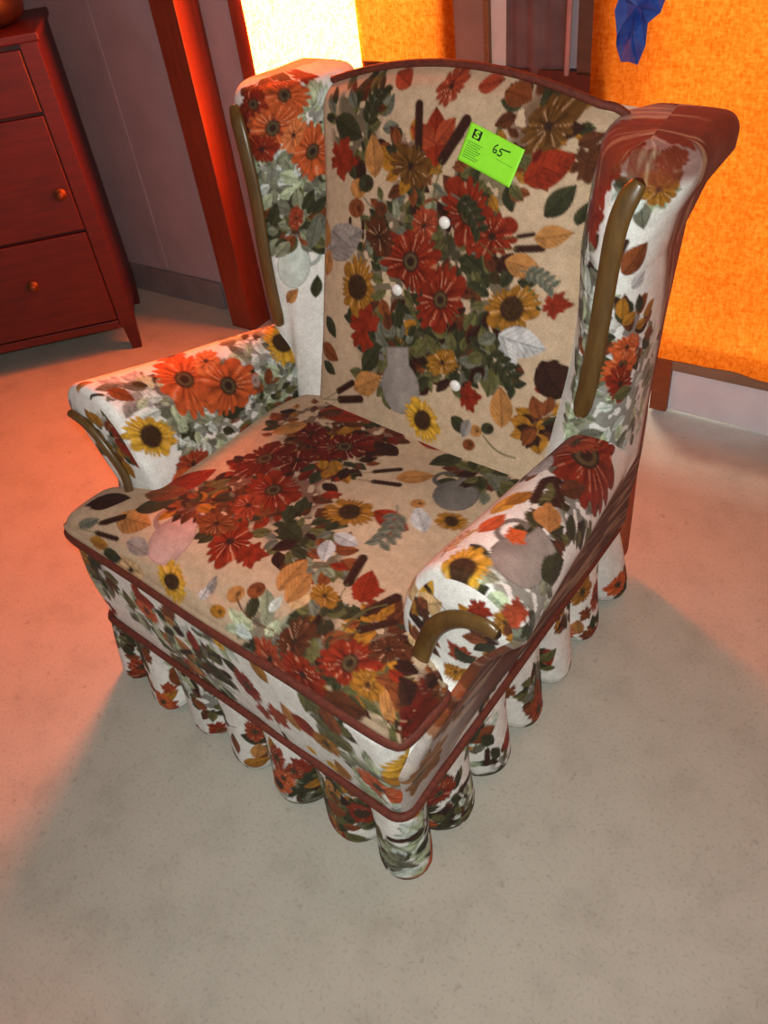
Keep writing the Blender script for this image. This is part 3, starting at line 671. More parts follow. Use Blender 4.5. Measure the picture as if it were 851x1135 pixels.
def build_back():
    n, m = 250, 270
    p = np.linspace(-1, 1, n); q = np.linspace(0, 1, m)
    Pp, Qq = np.meshgrid(p, q, indexing='ij')
    A = back_point(Pp, Qq)
    B = A.copy(); B[..., 1] = np.maximum(back_v(A[..., 2]) + 0.085, A[..., 1] + 0.04); B[..., 2] -= 0.004 + 0.05 * sstep(0.9, 1.0, Qq)
    UV = np.stack([A[..., 0], A[..., 2] * 1.06], -1)
    V = np.concatenate([A.reshape(-1, 3), B.reshape(-1, 3)]); k = n * m
    F = [grid_faces(n, m)[:, ::-1], grid_faces(n, m, off=k)]
    idx = np.arange(k).reshape(n, m)
    for e in (idx[0], idx[-1][::-1], idx[:, -1], idx[:, 0][::-1]):
        F.append(np.stack([e[:-1], e[1:], e[1:] + k, e[:-1] + k], 1))
    UVb = UV.reshape(-1, 2)
    mo = MOTIFS.get('inside_back') or scatter(-0.32, 0.32, 0.44, 1.16, 51)
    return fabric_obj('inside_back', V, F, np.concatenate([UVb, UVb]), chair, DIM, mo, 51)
iback = build_back()
for bu, bz in BUTTONS:
    w = float(back_w(bz)); zt = float(back_top(bu)); q = (bz - 0.42) / (zt - 0.42)
    p0 = bu / w
    for _ in range(12): p0 = bu / (w * float(right_wide(p0, q)))
    c = back_point(np.array(p0), np.array(q))
    b = BM(); b.lathe([(0.0, -0.004), (0.011, -0.003), (0.0125, 0.001), (0.010, 0.005), (0.004, 0.007)], (c[0], c[1] - 0.002, c[2]), 'y', 20)
    o = b.build('button', mat_plain('pearl_button', (226, 222, 214), (240, 238, 232), 40, 0.25) if 'pearl_button' not in bpy.data.materials else bpy.data.materials['pearl_button'], iback, True)
# piping along the top edge
pp = np.linspace(-1, 1, 90)
tp = back_point(pp, np.ones(90)); tp[:, 1] += 0.000; tp[:, 2] += 0.004
side = [back_point(np.full(30, sg), np.linspace(0.72, 0.995, 30)) for sg in (-1, 1)]
path = np.vstack([side[0], tp[2:-2], side[1][::-1]])
path, _ = spline(path[::3], 160)
link('top_welt', tube_mesh('top_welt', path, 0.007, nseg=10, up=(0, 1, 0.2)), WELT, iback)

# --- arms
ARM_F = [(.328, .30), (.324, .42), (.322, .505), (.348, .590), (.392, .648), (.446, .670), (.500, .660), (.538, .625), (.545, .58), (.515, .535), (.470, .465), (.436, .36), (.414, .25), (.405, .175), (.36, .175), (.34, .22)]
ARM_B = [(.320, .30), (.318, .40), (.318, .455), (.328, .500), (.350, .528), (.372, .535), (.392, .525), (.402, .505), (.403, .48), (.402, .44), (.400, .40), (.394, .33), (.384, .25), (.376, .175), (.34, .175), (.325, .22)]
def arm_front_v(z): return -0.398 + 0.138 * sstep(0.30, 0.47, z)

def build_arm(sg):
    n = 330; m = 250
    A, La = spline(ARM_F, n, True); B, Lb = spline(ARM_B, n, True)
    s = np.linspace(0, La, n, endpoint=False)
    cen = A.mean(0)
    V = []; UV = []
    ws = np.concatenate([np.linspace(0, 0.04, 14, endpoint=False), np.linspace(0.04, 1, m - 14)])
    NA = outline_normals(A)
    for w in ws:
        Q = A * (1 - sstep(0, 1, w ** 0.9))[..., None] + B * sstep(0, 1, w ** 0.9) if False else A * (1 - w) + B * w
        rnd = 0.018 * (1 - math.sqrt(max(0, 1 - (1 - min(w / 0.03, 1)) ** 2)))
        Q = Q - NA * rnd
        vf = arm_front_v(Q[:, 1])
        v = vf + (0.43 - vf) * w
        lump = 0.004 * (vnoise(s * 10, np.full(n, w * 7), 5 + (sg > 0)) - 0.5)
        V.append(np.column_stack([Q[:, 0] + NA[:, 0] * lump, v, Q[:, 1] + NA[:, 1] * lump]))
        UV.append(np.column_stack([s, v]))
    nb = len(V)
    # front panel: rings closing towards the middle
    first = V[0]; spine_z = np.clip(first[:, 2], 0.24, 0.575)
    su = np.interp(spine_z, [0.24, 0.36, 0.46, 0.575], [0.375, 0.385, 0.415, 0.47])
    ctr = np.column_stack([su, arm_front_v(spine_z) - 0.012, spine_z])
    caps = []; cuv = []
    nc = 46
    for i in range(1, nc + 1):
        t = i / nc
        Q = first * (1 - t) + ctr * t
        Q[:, 1] = arm_front_v(Q[:, 2]) - 0.012 * math.sin(PI / 2 * t)
        caps.append(Q); cuv.append(np.column_stack([Q[:, 0] + 30, Q[:, 2]]))
    allV = np.array(caps[::-1] + V); allUV = np.array(cuv[::-1] + UV)
    M = len(allV)
    F = [grid_faces(M, n, cj=True)]
    Vv = allV.reshape(-1, 3).copy(); UVv = allUV.reshape(-1, 2)
    Vv = np.vstack([Vv, [0.39, 0.43, 0.4]]); UVv = np.vstack([UVv, [9, 9]])
    r = np.arange(n) + (M - 1) * n; F.append(np.stack([np.full(n, len(Vv) - 1), r, np.roll(r, -1)], 1))
    if sg < 0:     # the left arm stands a little further in at its front
        Vv[:, 0] -= 0.036 * sstep(0.30, 0.46, Vv[:, 2]) * (1 - sstep(-0.28, 0.25, Vv[:, 1]))
        Vv[:, 2] += 0.012 * sstep(0.5, 0.62, Vv[:, 2])
        Vv[:, 0] *= -1; F = [f[:, ::-1] for f in F]
    key = 'arm_right' if sg > 0 else 'arm_left'
    mo = (MOTIFS.get(key) or scatter(0, 0.5, -0.3, 0.4, 61 + sg)) + scatter(30.33, 30.56, 0.2, 0.66, 77 + sg, 0.8 if sg > 0 else 0.3)
    ztop = s[int(np.argmax(A[:, 0]))]
    msk = np.where(UVv[:, 0] < 5, sstep(ztop - 0.004, ztop + 0.026, UVv[:, 0]), 0.0) * (UVv[:, 0] < La * 0.93) * (0.5 + 0.5 * sstep(-0.36, -0.12, UVv[:, 1]))
    return fabric_obj('arm', Vv, F, UVv, chair, LIGHT, mo, 61 + sg, msk)

def strip(name, path, width, thick, normal, parent):
    """flat bent show-wood moulding: width across, thick along normal"""
    P, _ = spline(path, 80)
    n = len(P); e = np.linspace(0, 1, n)
    taper = np.clip(np.minimum(e, 1 - e) / 0.06, 0, 1) ** 0.5 * 0.45 + 0.55
    return link(name, tube_mesh(name, P, width / 2 * taper, thick / 2 * (0.7 + 0.3 * taper), nseg=18, up=normal), SHOWWOOD, parent)

for sg in (1, -1):
    arm = build_arm(sg)
    pth = [(.372, .43), (.384, .49), (.408, .548), (.445, .590), (.485, .606), (.517, .604)]
    if sg < 0: pth = pth[:-1] + [(.503, .605)]
    path = [(sg * (u - (0.034 if sg < 0 else 0)), float(arm_front_v(z)) - 0.016, z + (0.008 if sg < 0 else 0)) for u, z in pth]
    o = strip('wood_trim', path, 0.031 if sg > 0 else 0.022, 0.016, (0, -1, 0), arm)
    o['label'] = 'curved brown show-wood strip'

# --- wings
def wing_section(z, n, dz=0.0, side=-1):
    z = z + dz
    vF = float(np.interp(z, [0.45, 0.64, 0.84, 0.95, 1.03, 1.06], [0.185, 0.205, 0.232, 0.245, 0.262, 0.28]))
    vR = float(np.interp(z, [0.3, 0.53, 0.72, 0.91, 1.0, 1.06], [0.42, 0.428, 0.46, 0.50, 0.515, 0.505]))
    vA = float(back_v(z)) + 0.012
    du = float(np.interp(z, [0.3, 0.88, 0.96, 1.01, 1.06], [0, 0, 0.016, 0.036, 0.036]))
    uA = float(np.interp(z, [0.4, 1.05], [0.248, 0.292])) + (0.058 * (1 - float(sstep(0.62, 1.0, z))) if side > 0 else 0)
    fu = float(np.interp(z, [0.64, 0.84, 1.02], [-0.030, -0.018, 0.0])) * (1.0 if side < 0 else 0.35)
    pts = [(uA, vA), (max(0.325 + fu * 0.6, uA + 0.03), (vA + vF) / 2 - 0.012), (0.366 + fu, vF + 0.004), (0.396 + fu, vF), (0.422 + fu * 0.8 + du * 0.4, vF + 0.018), (0.430 + du, vF + 0.07), (0.424 + du, (vF + vR) / 2 + 0.03),
           (0.412 + du * 1.3, vR - 0.03), (0.395 + du, vR), (0.33, vR), (0.29, vR - 0.05), (min(uA - 0.01, 0.28), vA + 0.05)]
    return pts

def build_wing(sg):
    n = 330
    ZT = 0.998 if sg > 0 else 1.022
    zl = np.concatenate([np.linspace(0.44, ZT, 230)])
    V = []; UV = []; La = None
    for z in zl:
        Q, L = spline(wing_section(z, n, 1.03 - ZT if z > 0.9 else (1.03 - ZT) * max(0, (z - 0.7) / 0.2), sg), n, True)
        if La is None: La = L
        V.append(np.column_stack([Q, np.full(n, z)])); UV.append(np.column_stack([np.linspace(0, L, n, endpoint=False), np.full(n, z)]))
    R = 0.034
    for i in range(1, 15):
        a = i / 14 * PI / 2
        z = ZT + R * math.sin(a)
        Q, L = spline(wing_section(1.03, n, 0.0, sg), n, True)
        Nn = outline_normals(Q)
        Q = Q - Nn * (R * (1 - math.cos(a)))
        V.append(np.column_stack([Q, np.full(n, z)]))
        UV.append(np.column_stack([np.linspace(0, L, n, endpoint=False), np.full(n, ZT + R * a)]))
    Q0 = V[-1]
    # close the top: collapse to the long axis of the section
    mid = Q0.mean(0); X = Q0 - mid
    u_, s_2, vt = np.linalg.svd(X[:, :2], full_matrices=False)
    ax = vt[0]; pr = X[:, :2] @ ax
    sp = mid[:2] + np.outer(pr * 0.8, ax)
    for i in range(1, 24):
        t = i / 23
        Q = Q0[:, :2] * (1 - t) + sp * t
        V.append(np.column_stack([Q, Q0[:, 2] + 0.004 * math.sin(PI / 2 * t)]))
        UV.append(np.column_stack([UV[-1][:, 0], np.full(n, ZT + R * PI / 2 + 0.02 * t)]))
    V = np.array(V); UV = np.array(UV)
    # roll: upper part leans outwards and back a little
    z = V[..., 2]
    V[..., 0] += 0.012 * sstep(0.90, 1.03, z) * sstep(0.33, 0.45, V[..., 0])
    M = len(V)
    F = [grid_faces(M, n, cj=True)[:, ::-1]]
    Vv = V.reshape(-1, 3).copy(); UVv = UV.reshape(-1, 2)
    if sg < 0: Vv[:, 0] *= -1; F = [f[:, ::-1] for f in F]
    key = 'wing_right' if sg > 0 else 'wing_left'
    mo = MOTIFS.get(key) or scatter(0, 0.5, 0.5, 1.1, 71 + sg)
    msk = sstep(0.262, 0.30, UVv[:, 0] + 0.05 * (vnoise(UVv[:, 0] * 8, UVv[:, 1] * 9, 4) - 0.5)) * (UVv[:, 0] < 0.60)
    if sg > 0: msk = np.maximum(msk, 0.8 * sstep(0.955, 0.985, UVv[:, 1] + 0.03 * (vnoise(UVv[:, 0] * 14, UVv[:, 1] * 9, 6) - 0.5) - 0.02 * (UVv[:, 0] > 0.14)))
    return fabric_obj('wing', Vv, F, UVv, chair, LIGHT, mo, 71 + sg, msk if sg > 0 else msk * 0.5, tone=(118, 46, 24))

for sg in (1, -1):
    wing = build_wing(sg)
    path = []
    for z, du, dv in ((0.60, -0.012, -0.004), (0.66, -0.004, -0.006), (0.75, 0.0, -0.008), (0.86, 0.0, -0.008), (0.94, 0.002, -0.010), (0.985, 0.010, -0.011), (1.012, 0.022, -0.006)):
        F3 = wing_section(z, 10, 0.0, sg)[3]
        path.append((sg * (F3[0] + 0.002 + du), F3[1] + dv, z + (0.016 * sstep(0.8, 1.0, z) if sg < 0 else 0.016 - 0.028 * sstep(0.6, 1.0, z))))
    o = strip('wood_trim', path, 0.034, 0.018, (0, -1, 0.25), wing)
    o['label'] = 'long brown show-wood strip'

# --- outside back
def build_outback():
    n, m = 120, 150
    p = np.linspace(-1, 1, n); z = np.linspace(0.19, 1.0, m)
    Pp, Z = np.meshgrid(p, z, indexing='ij')
    w = np.interp(Z, [0.19, 0.5, 1.045], [0.37, 0.385, 0.392])
    topcut = np.clip(back_top(Pp * 0.3) - 0.02, 0, 2)
    Zc = Z + 0.012 * (1 - Pp ** 4) * sstep(0.8, 1.0, Z)
    vv = np.interp(Z, [0.19, 0.3, 0.53, 0.72, 0.91, 1.0, 1.045], [0.42, 0.42, 0.43, 0.462, 0.502, 0.515, 0.505])
    A = np.stack([Pp * w, vv + 0.012 * (1 - Pp ** 6), Zc], -1)
    B = A.copy(); B[..., 1] -= 0.07 ; B[..., 2] -= 0.004
    V = np.concatenate([A.reshape(-1, 3), B.reshape(-1, 3)]); k = n * m
    F = [grid_faces(n, m), grid_faces(n, m, off=k)[:, ::-1]]
    idx = np.arange(k).reshape(n, m)
    for e in (idx[0][::-1], idx[-1], idx[:, -1][::-1], idx[:, 0]):
        F.append(np.stack([e[:-1], e[1:], e[1:] + k, e[:-1] + k], 1))
    UV = np.stack([A[..., 0] + 40, A[..., 2]], -1).reshape(-1, 2)
    return fabric_obj('outside_back', V, F, np.concatenate([UV, UV]), chair, CREAM, scatter(39.6, 40.4, 0.2, 1.0, 91, 0.8), 91)
build_outback()
b = BM(); b.box((0, 0.458, 0.225), (0.76, 0.045, 0.35), 0.015, seg=3)
o = b.build('rear_flap', mat_plain('orange_lit_cloth', (138, 60, 30), (164, 78, 42), 60, 0.85), chair, True)  # orange light from the window put into the cloth colour
o['label'] = 'cloth flap behind the seat, coloured for the orange window light'

# ------------------------------------------------------------------ price tag stuck on the back
TLc, TRc, BLc = Vector((0.0759, 0.3457, 1.016)), Vector((0.1846, 0.3371, 0.9859)), Vector((0.0516, 0.3256, 0.9637))
tx = (TRc - TLc).normalized(); ty = (TLc - BLc); ty = (ty - tx * ty.dot(tx)).normalized(); tz = tx.cross(ty)
TW, TH = 0.114, 0.0625
ptag = empty('price_tag')
ptag.matrix_world = Matrix.Translation((TRc + BLc) / 2 + tz * 0.004) @ Matrix((tx, ty, tz)).transposed().to_4x4()
tag(ptag, 'bright green lot tag numbered 65 stuck on the chair back', 'tag')
def tagp(u, w, h=0.0): return (TW * (u - 0.5), TH * (0.5 - w), h + 0.0016 * ((u - 0.5) * 2) ** 2)
nx = 24; X, Y = np.meshgrid(np.linspace(0, 1, nx), np.linspace(1, 0, 14), indexing='ij')
V = np.stack([TW * (X - .5), TH * (.5 - Y), 0.0016 * ((X - .5) * 2) ** 2], -1).reshape(-1, 3)
card = link('card', mesh_np('card', V, [grid_faces(nx, 14)]), mat_plain('lime_paper', (140, 232, 40), (150, 240, 52), 50, 0.6), ptag)
sd = card.modifiers.new('t', 'SOLIDIFY'); sd.thickness = 0.0006; sd.offset = -1
INK = mat_plain('black_ink', (16, 22, 12), (22, 28, 16), 30, 0.6)
GREENINK = mat_plain('faded_green_ink', (74, 128, 30), (88, 142, 38), 30, 0.7)
def flat(name, quads, mat, h=0.0006):
    V = []; F = []
    for (u0, w0, u1, w1) in quads:
        k = len(V); V += [tagp(u0, w1, h), tagp(u1, w1, h), tagp(u1, w0, h), tagp(u0, w0, h)]; F.append([k, k + 1, k + 2, k + 3])
    return link(name, mesh_np(name, V, [np.array(F)]), mat, ptag, False)
flat('logo_square', [(0.10, 0.10, 0.25, 0.34)], INK)
def ink(name, strokes, mat, r):
    allV = []; F = []; off = 0
    me = None; bm = bmesh.new()
    for st in strokes:
        P, _ = spline([tagp(u, w, 0.0010) for u, w in st], 26)
        t_ = tube_mesh('x', P, r, r * 0.35, nseg=6, up=(0, 0, 1)); bm.from_mesh(t_); bpy.data.meshes.remove(t_)
    me = bpy.data.meshes.new(name); bm.to_mesh(me); bm.free()
    return link(name, me, mat, ptag)
LIME2 = mat_plain('lime_print', (140, 232, 40), (150, 240, 52), 50, 0.6)
o = ink('logo_letter', [[(0.215, 0.155), (0.17, 0.14), (0.145, 0.18), (0.175, 0.215), (0.205, 0.245), (0.18, 0.295), (0.135, 0.28)]], LIME2, 0.0019)
ink('handwritten_number', [[(0.565, 0.19), (0.525, 0.27), (0.515, 0.36), (0.54, 0.41), (0.575, 0.385), (0.57, 0.33), (0.53, 0.34)],
    [(0.80, 0.215), (0.72, 0.235), (0.635, 0.245)], [(0.635, 0.245), (0.622, 0.31), (0.66, 0.32), (0.675, 0.37), (0.645, 0.42), (0.60, 0.41)]], INK, 0.0011)
rq = []
rr_ = np.random.RandomState(3)
for k in range(8):
    u = 0.06; w = 0.43 + k * 0.058
    while u < 0.33 - 0.04 * (k % 3):
        d = rr_.uniform(0.012, 0.04); rq.append((u, w, u + d, w + 0.026)); u += d + 0.009
flat('fine_print', rq, GREENINK)
flat('form_line', [(0.62, 0.52, 0.93, 0.532)], GREENINK)


# ================================================================== ROOM (wall frame)
WA = math.radians(5.01)
def wl(x, y, z):
    c, s = math.cos(WA), math.sin(WA)
    return (x * c - y * s, 1.069 + x * s + y * c, z)
def wall_empty(name, x, y, z): return empty(name, wl(x, y, z), WA)
def wall_obj(o, x=0, y=0, z=0):
    o.location = wl(x, y, z); o.rotation_euler = (0, 0, WA); return o
def struct(o): o['kind'] = 'structure'; return o

b = BM(); b.box((-0.2, -0.6, -0.05), (7.4, 6.0, 0.1))
fl = struct(b.build('floor', FLOORM))

# back wall with two openings (left window, right door)
WX0, WX1, WZ0, WZ1 = -1.125, -0.455, 0.62, 1.95      # window
DX0, DX1, DZ1 = -0.02, 1.55, 2.05                     # door
b = BM(); T = 0.10
def wb(x0, x1, z0, z1, y0=0.0, y1=T): b.box(((x0 + x1) / 2, (y0 + y1) / 2, (z0 + z1) / 2), (x1 - x0, y1 - y0, z1 - z0))
wb(-3.4, WX0, 0, 2.5); wb(WX0, WX1, WZ1, 2.5); wb(WX0, WX1, 0, WZ0); wb(WX1, DX0, 0, 2.5); wb(DX0, DX1, DZ1, 2.5); wb(DX1, 3.0, 0, 2.5)
wall = struct(wall_obj(b.build('wall_back', WALLM)))
b = BM(); b.box((-3.45, -1.9, 1.25), (0.1, 4.0, 2.5)); struct(wall_obj(b.build('wall_left', WALLM)))
b = BM(); b.box((3.05, -1.9, 1.25), (0.1, 4.0, 2.5)); struct(wall_obj(b.build('wall_right', WALLM)))
b = BM(); b.box((-0.2, -1.85, 2.55), (6.7, 4.1, 0.1)); struct(wall_obj(b.build('ceiling', mat_plain('ceiling_board', (120, 108, 98), (138, 124, 112), 8, 0.8))))
# thin raised batten where two wall sheets meet
b = BM(); b.box((-1.842, -0.003, 1.3), (0.035, 0.006, 2.36), 0.002); struct(wall_obj(b.build('trim_1', WALLM)))
b = BM(); b.box((-2.48, -0.008, 0.055), (1.88, 0.016, 0.11), 0.004); struct(wall_obj(b.build('baseboard_back', mat_plain('grey_baseboard', (112, 104, 104), (126, 118, 118), 12, 0.6))))
# timber post beside the window and window casing
b = BM(); b.box((-1.3725, -0.05, 1.25), (0.105, 0.10, 2.5), 0.003); struct(wall_obj(b.build('trim_2', TRIMW)))
b = BM(); b.box((-1.154, -0.012, 1.28), (0.058, 0.024, 1.45), 0.003); struct(wall_obj(b.build('trim_3', TRIMW)))
# dark boards under the window line, up to the rail
b = BM(); b.box((-0.58, -0.012, 0.455), (1.11, 0.024, 0.91), 0.002); struct(wall_obj(b.build('trim_4', WAINS)))
# plywood between window and door
b = BM(); b.box((-0.406, -0.004, 1.70), (0.096, 0.008, 1.58), 0.001); struct(wall_obj(b.build('trim_5', mat_plain('plywood_sheet', (128, 98, 84), (146, 114, 98), 9, 0.7))))
b = BM(); b.box((-0.352, -0.010, 1.70), (0.014, 0.020, 1.58), 0.002); struct(wall_obj(b.build('trim_6', wood('brown_bead', (110, 70, 42), (134, 90, 56), 0.5))))
# window frame
b = BM()
for x in (WX0 + 0.02, WX1 - 0.02): b.box((x, 0.06, (WZ0 + WZ1) / 2), (0.04, 0.05, WZ1 - WZ0))
for z in (WZ0 + 0.02, WZ1 - 0.02): b.box(((WX0 + WX1) / 2, 0.06, z), (WX1 - WX0, 0.05, 0.04))
win = struct(wall_obj(b.build('window_1', TRIMW)))

# curtains ---------------------------------------------------------
CUR1 = mat_curtain('glowing_burlap', ((236, 120, 40), (246, 150, 62), (252, 190, 110)), 0.0, 0, ((1.0, 0.13, 0.017), 50.0))  # glow painted into this half for the sun behind it
CUR2 = mat_curtain('orange_burlap', ((214, 92, 18), (240, 122, 30), (248, 146, 52)), 0.0, 2)
def cloth(name, x0, x1, z0, z1, mat, amp, waves, y, nx=120, nz=60, ragged=0.0, seed=0, parent=None):
    X, Z = np.meshgrid(np.linspace(x0, x1, nx), np.linspace(0, 1, nz), indexing='ij')
    low = z0 + ragged * (vnoise(X * 14, X * 0, seed) - 0.5)
    Zz = z1 + (low - z1) * Z
    Y = y + amp * np.sin(X * waves + 0.8 * np.sin(X * 5 + seed)) * (0.35 + 0.65 * Z) + 0.004 * (vnoise(X * 9, Zz * 9, seed) - 0.5)
    me = mesh_np(name, np.stack([X, Y, Zz], -1).reshape(-1, 3), [grid_faces(nx, nz)])
    return link(name, me, mat, parent)
c1 = wall_empty('window_curtain', (WX0 + WX1) / 2, -0.03, 1.4)
tag(c1, 'burlap curtain over the window behind the chair, sunlight added as glow in one half', 'curtain')
x_ = WX1 - WX0
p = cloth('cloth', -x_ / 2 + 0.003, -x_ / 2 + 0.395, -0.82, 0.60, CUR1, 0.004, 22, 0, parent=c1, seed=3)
p = cloth('orange_cloth', -x_ / 2 + 0.385, x_ / 2 + 0.012, -0.82, 0.60, CUR2, 0.004, 20, 0.012, parent=c1, seed=5)  # single layer in deeper orange, without emission
p['label'] = 'deeper orange half of the curtain'
b = BM(); b.box((0, 0.0, 0.61), (x_ + 0.1, 0.018, 0.03), 0.004); b.build('curtain_rail', TRIMW, c1)

c2 = wall_empty('door_curtain', 0.72, -0.045, 1.2)
tag(c2, 'big orange burlap curtain hanging over the doorway to the right of the armchair', 'curtain')
cloth('cloth', -0.790, 0.86, -0.985, 0.88, CUR2, 0.004, 13, 0, 240, 80, 0.012, 9, c2)
b = BM(); b.box((0.03, 0.0, 0.89), (1.72, 0.02, 0.03), 0.004); b.build('curtain_rail', TRIMW, c2)

# the door behind the door curtain: frame, bottom rail, white kick panel, gap below
d1 = struct(wall_empty('door_1', 0.76, 0.0, 0.0))
b = BM()
b.box((-0.59, 0.03, 0.135), (0.05, 0.05, 0.245), 0.003); b.box((0.765, 0.03, 1.0), (0.05, 0.05, 1.97), 0.003)
b.build('door_frame', wood('orange_brown_jamb', (120, 62, 32), (148, 82, 46), 0.5), d1)
b = BM(); b.box((0.09, 0.03, 0.195), (1.32, 0.045, 0.085), 0.003); b.build('bottom_rail', wood('weathered_brown_rail', (122, 100, 80), (148, 122, 98), 0.7, (1, 6, 9), 8), d1)
b = BM(); b.prism([(-0.57, 0.02, 0.016), (-0.36, 0.02, 0.014), (-0.30, 0.02, 0.007), (-0.1, 0.02, 0.004), (0.74, 0.02, 0.004), (0.74, 0.02, 0.16), (-0.57, 0.02, 0.16)], (0, 0.03, 0))
b.build('kick_panel', mat_plain('white_kick_panel', (208, 214, 222), (222, 228, 234), 10, 0.6), d1)

# dark cloth strip and board between window and door
cs = wall_empty('hanging_cloth', -0.21, -0.02, 1.6)
tag(cs, 'dusky mauve cloth panel hanging on the wall between the two orange curtains', 'cloth')
MAUVE = mat_plain('mauve_cloth', (84, 64, 62), (108, 84, 82), 14, 0.85)
def slant_cloth():
    nx, nz = 50, 60
    X, Z = np.meshgrid(np.linspace(0, 1, nx), np.linspace(-0.70, 0.7, nz), indexing='ij')
    xl = -0.080 + 0.012 * Z; xr = 0.074 + 0.016 * (Z + 0.6)
    Xx = xl + (xr - xl) * X
    Y = 0.004 * np.sin(Xx * 60 + Z * 1.5) + 0.003 * np.sin(Xx * 140)
    me = mesh_np('panel', np.stack([Xx, Y, Z], -1).reshape(-1, 3), [grid_faces(nx, nz)])
    o = link('panel', me, MAUVE, cs)
    md = o.modifiers.new('t', 'SOLIDIFY'); md.thickness = 0.003
slant_cloth()
pth = np.array([(0.074 + 0.016 * (z + 0.6), -0.002, z) for z in np.linspace(-0.70, 0.7, 30)])
o = link('hem', tube_mesh('hem', pth, 0.007, 0.006, nseg=8, up=(0, 1, 0)), mat_plain('dusty_pink_edge', (160, 112, 104), (176, 128, 118), 30, 0.8), cs)
o['label'] = 'dusty pink edge'
b = BM(); b.box((-0.095, -0.012, 1.70), (0.036, 0.024, 1.60), 0.002); struct(wall_obj(b.build('trim_7', wood('dark_stud', (66, 46, 34), (86, 62, 46), 0.6))))

b = BM(); b.box((-0.315, -0.003, 1.70), (0.06, 0.006, 1.58), 0.001); struct(wall_obj(b.build('trim_8', mat_plain('lightened_wall_strip', (190, 182, 174), (204, 196, 188), 9, 0.7))))  # panel added to lighten a strip of wall that lies in shade
# blue tape scrap at the top of the door curtain
def blue_scrap():
    out = [(-0.038, 0.0), (-0.044, -0.03), (-0.030, -0.075), (-0.040, -0.10), (-0.022, -0.128), (0.0, -0.124), (0.012, -0.136), (0.030, -0.095), (0.034, -0.05), (0.052, -0.035), (0.066, 0.0), (0.07, 0.05), (0.03, 0.09), (-0.01, 0.07)]
    bm = bmesh.new(); c = bm.verts.new((0.005, -0.03, -0.02)); ring = [bm.verts.new((x, -0.012 - 0.012 * ((i * 7) % 3), z)) for i, (x, z) in enumerate(out)]
    inn = [bm.verts.new((x * 0.5, -0.028 + 0.010 * ((i * 5) % 3 - 1), z * 0.55)) for i, (x, z) in enumerate(out)]
    for i in range(len(out)):
        j = (i + 1) % len(out)
        bm.faces.new((ring[i], ring[j], inn[j], inn[i])); bm.faces.new((inn[i], inn[j], c))
    bmesh.ops.recalc_face_normals(bm, faces=bm.faces)
    me = bpy.data.meshes.new('tape_scrap'); bm.to_mesh(me); bm.free()
    o = link('tape_scrap', me, mat_plain('blue_tape', (34, 62, 150), (58, 104, 190), 25, 0.35, 0.2), None, False)
    md = o.modifiers.new('t', 'SOLIDIFY'); md.thickness = 0.002
    wall_obj(o, 0.035, -0.052, 1.075)
    tag(o, 'crumpled blue plastic tape stuck on the orange door curtain', 'tape')
blue_scrap()

# ================================================================== DRESSER
dr = empty('dresser', (-1.601, 0.565, 0), math.radians(53))
tag(dr, 'dark red wooden chest of drawers standing cornerwise by the grey wall', 'dresser')
DW, DD, DH = 0.86, 0.43, 1.022
b = BM(); b.box((-DW / 2, DD / 2 + 0.006, (DH + 0.105) / 2), (DW - 0.004, DD - 0.012, DH - 0.105 - 0.001), 0.004)
b.build('body', DRESS, dr)
b = BM(); b.box((-DW / 2, DD / 2 - 0.004, DH + 0.010), (DW + 0.016, DD + 0.02, 0.024), 0.006, seg=3); b.build('top', DRESS, dr)
for x, y in ((-0.025, 0.025), (-DW + 0.025, 0.025), (-0.025, DD - 0.03), (-DW + 0.025, DD - 0.03)):
    b = BM(); s1, s2 = 0.025, 0.017
    v1 = [b.bm.verts.new((x + a * s1, y + c * s1, 0.12)) for a, c in ((-1, -1), (1, -1), (1, 1), (-1, 1))]
    v2 = [b.bm.verts.new((x + a * s2, y + c * s2, 0.0)) for a, c in ((-1, -1), (1, -1), (1, 1), (-1, 1))]
    b.bm.faces.new(v1); b.bm.faces.new(v2[::-1])
    for i in range(4): b.bm.faces.new((v1[i], v2[i], v2[(i + 1) % 4], v1[(i + 1) % 4]))
    b.build('leg', DRESS, dr)
b = BM()
for x in (-0.027, -DW + 0.027): b.box((x, -0.001, 0.56), (0.053, 0.014, 0.92), 0.003)
b.box((-DW / 2, -0.001, 0.115), (DW - 0.11, 0.012, 0.03), 0.003)
b.build('front_frame', DRESS, dr)
BRASS = mat_plain('dull_brass', (92, 56, 32), (120, 78, 44), 40, 0.55, Metallic=0.6)
for z0, z1, knobs in ((0.836, 1.005, (-0.26, -0.60)), (0.470, 0.826, (-0.091, -0.769)), (0.135, 0.460, (-0.286, -0.574))):
    b = BM(); b.box((-DW / 2, -0.001, (z0 + z1) / 2), (DW - 0.114, 0.018, z1 - z0), 0.004, seg=3)
    dro = b.build('drawer', DRESS, dr)
    zk = {0.836: 0.92, 0.470: 0.594, 0.135: 0.316}[z0]
    for kx in knobs:
        b = BM(); b.lathe([(0.0, 0.0), (0.019, 0.001), (0.020, 0.004), (0.012, 0.006), (0.008, 0.012), (0.012, 0.018), (0.011, 0.023), (0.004, 0.025)], (kx, -0.010, zk), 'y', 22)
        b.build('knob', BRASS, dro, True)
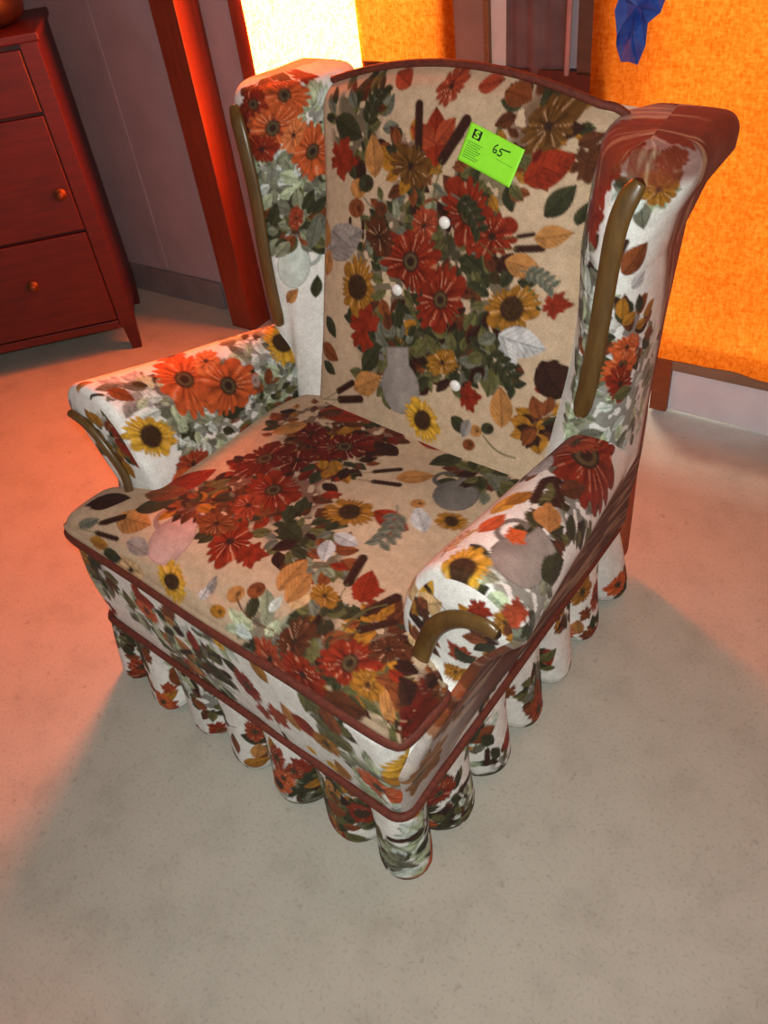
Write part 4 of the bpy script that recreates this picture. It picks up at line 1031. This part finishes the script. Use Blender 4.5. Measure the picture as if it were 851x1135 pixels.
# dark bundle on the dresser
b = BM()
b.lathe([(0.0, 0.0), (0.12, 0.0), (0.150, 0.02), (0.165, 0.07), (0.160, 0.10), (0.150, 0.10), (0.152, 0.07), (0.135, 0.025), (0.0, 0.018)], (0, 0, 0), 'z', 40)
bowl = b.build('bowl', mat_plain('dark_brown_bowl', (36, 20, 16), (52, 30, 24), 20, 0.45), None, True)
cD, sD = math.cos(math.radians(53)), math.sin(math.radians(53))
lx, ly = -0.19, 0.215
bowl.location = (-1.601 + lx * cD - ly * sD, 0.565 + lx * sD + ly * cD, DH + 0.0225)
tag(bowl, 'dark brown bowl on top of the red chest of drawers', 'bowl')

# ================================================================== LIGHT
w = bpy.data.worlds.new('World'); scn.world = w; w.use_nodes = True
bg = w.node_tree.nodes['Background']; bg.inputs['Color'].default_value = (1.0, 0.98, 0.95, 1); bg.inputs['Strength'].default_value = 0.28

def area(name, loc, target, size, power, color, sy=None):
    l = bpy.data.lights.new(name, 'AREA'); l.energy = power; l.color = color
    l.shape = 'RECTANGLE'; l.size = size; l.size_y = sy or size
    o = bpy.data.objects.new(name, l); COL.objects.link(o)
    o.location = loc; o.rotation_euler = (Vector(target) - Vector(loc)).to_track_quat('-Z', 'Y').to_euler()
    return o
# outdoor sun reaching the window and the door from outside
area('sun_on_window', wl(-0.7, 1.0, 1.5), wl(-0.62, 0, 1.15), 0.6, 40, (1.0, 0.85, 0.7))
area('daylight_on_door', wl(0.75, 1.6, 1.5), wl(0.7, 0, 1.0), 1.8, 41, (1.0, 0.87, 0.7))
area('ground_bounce_at_door', wl(0.30, 0.55, 0.06), wl(0.30, 0, 0.02), 0.5, 4, (0.75, 0.85, 1.0), 0.09)
# phone flash beside the lens
area('phone_flash', (0.94, -0.87, 1.53), (-0.05, 0.0, 0.5), 0.06, 22, (0.96, 1.0, 0.97))

# ================================================================== CAMERA
VPX, VPY, FPX = 576.0, 1579.0, 900.0
HC, YAW, OX, OY = 1.45, math.radians(-44.49), -0.045 * 1.45 / 1.32, 1.132 * 1.45 / 1.32
down = Vector((VPX - 425.5, -(VPY - 567.5), -FPX)).normalized(); up = -down
fw = Vector((0, 0, -1)); fw = (fw - up * fw.dot(up)).normalized(); rt = fw.cross(up)
R0 = Matrix((rt, fw, up))
ca, sa = math.cos(YAW), math.sin(YAW)
M0 = Matrix(((ca, sa, 0), (-sa, ca, 0), (0, 0, 1)))
R = M0 @ R0
pos = M0 @ Vector((-OX, -OY, HC))
cam = bpy.data.cameras.new('camera'); cam.sensor_fit = 'HORIZONTAL'; cam.sensor_width = 36.0; cam.lens = FPX * 36.0 / 851.0
cam.clip_start = 0.05
co = bpy.data.objects.new('camera', cam); COL.objects.link(co)
co.matrix_world = Matrix.Translation(pos) @ R.to_4x4()
scn.camera = co

vs = scn.view_settings
vs.view_transform = 'Standard'; vs.look = 'None'; vs.exposure = 0.0; vs.gamma = 1.0; vs.use_curve_mapping = False
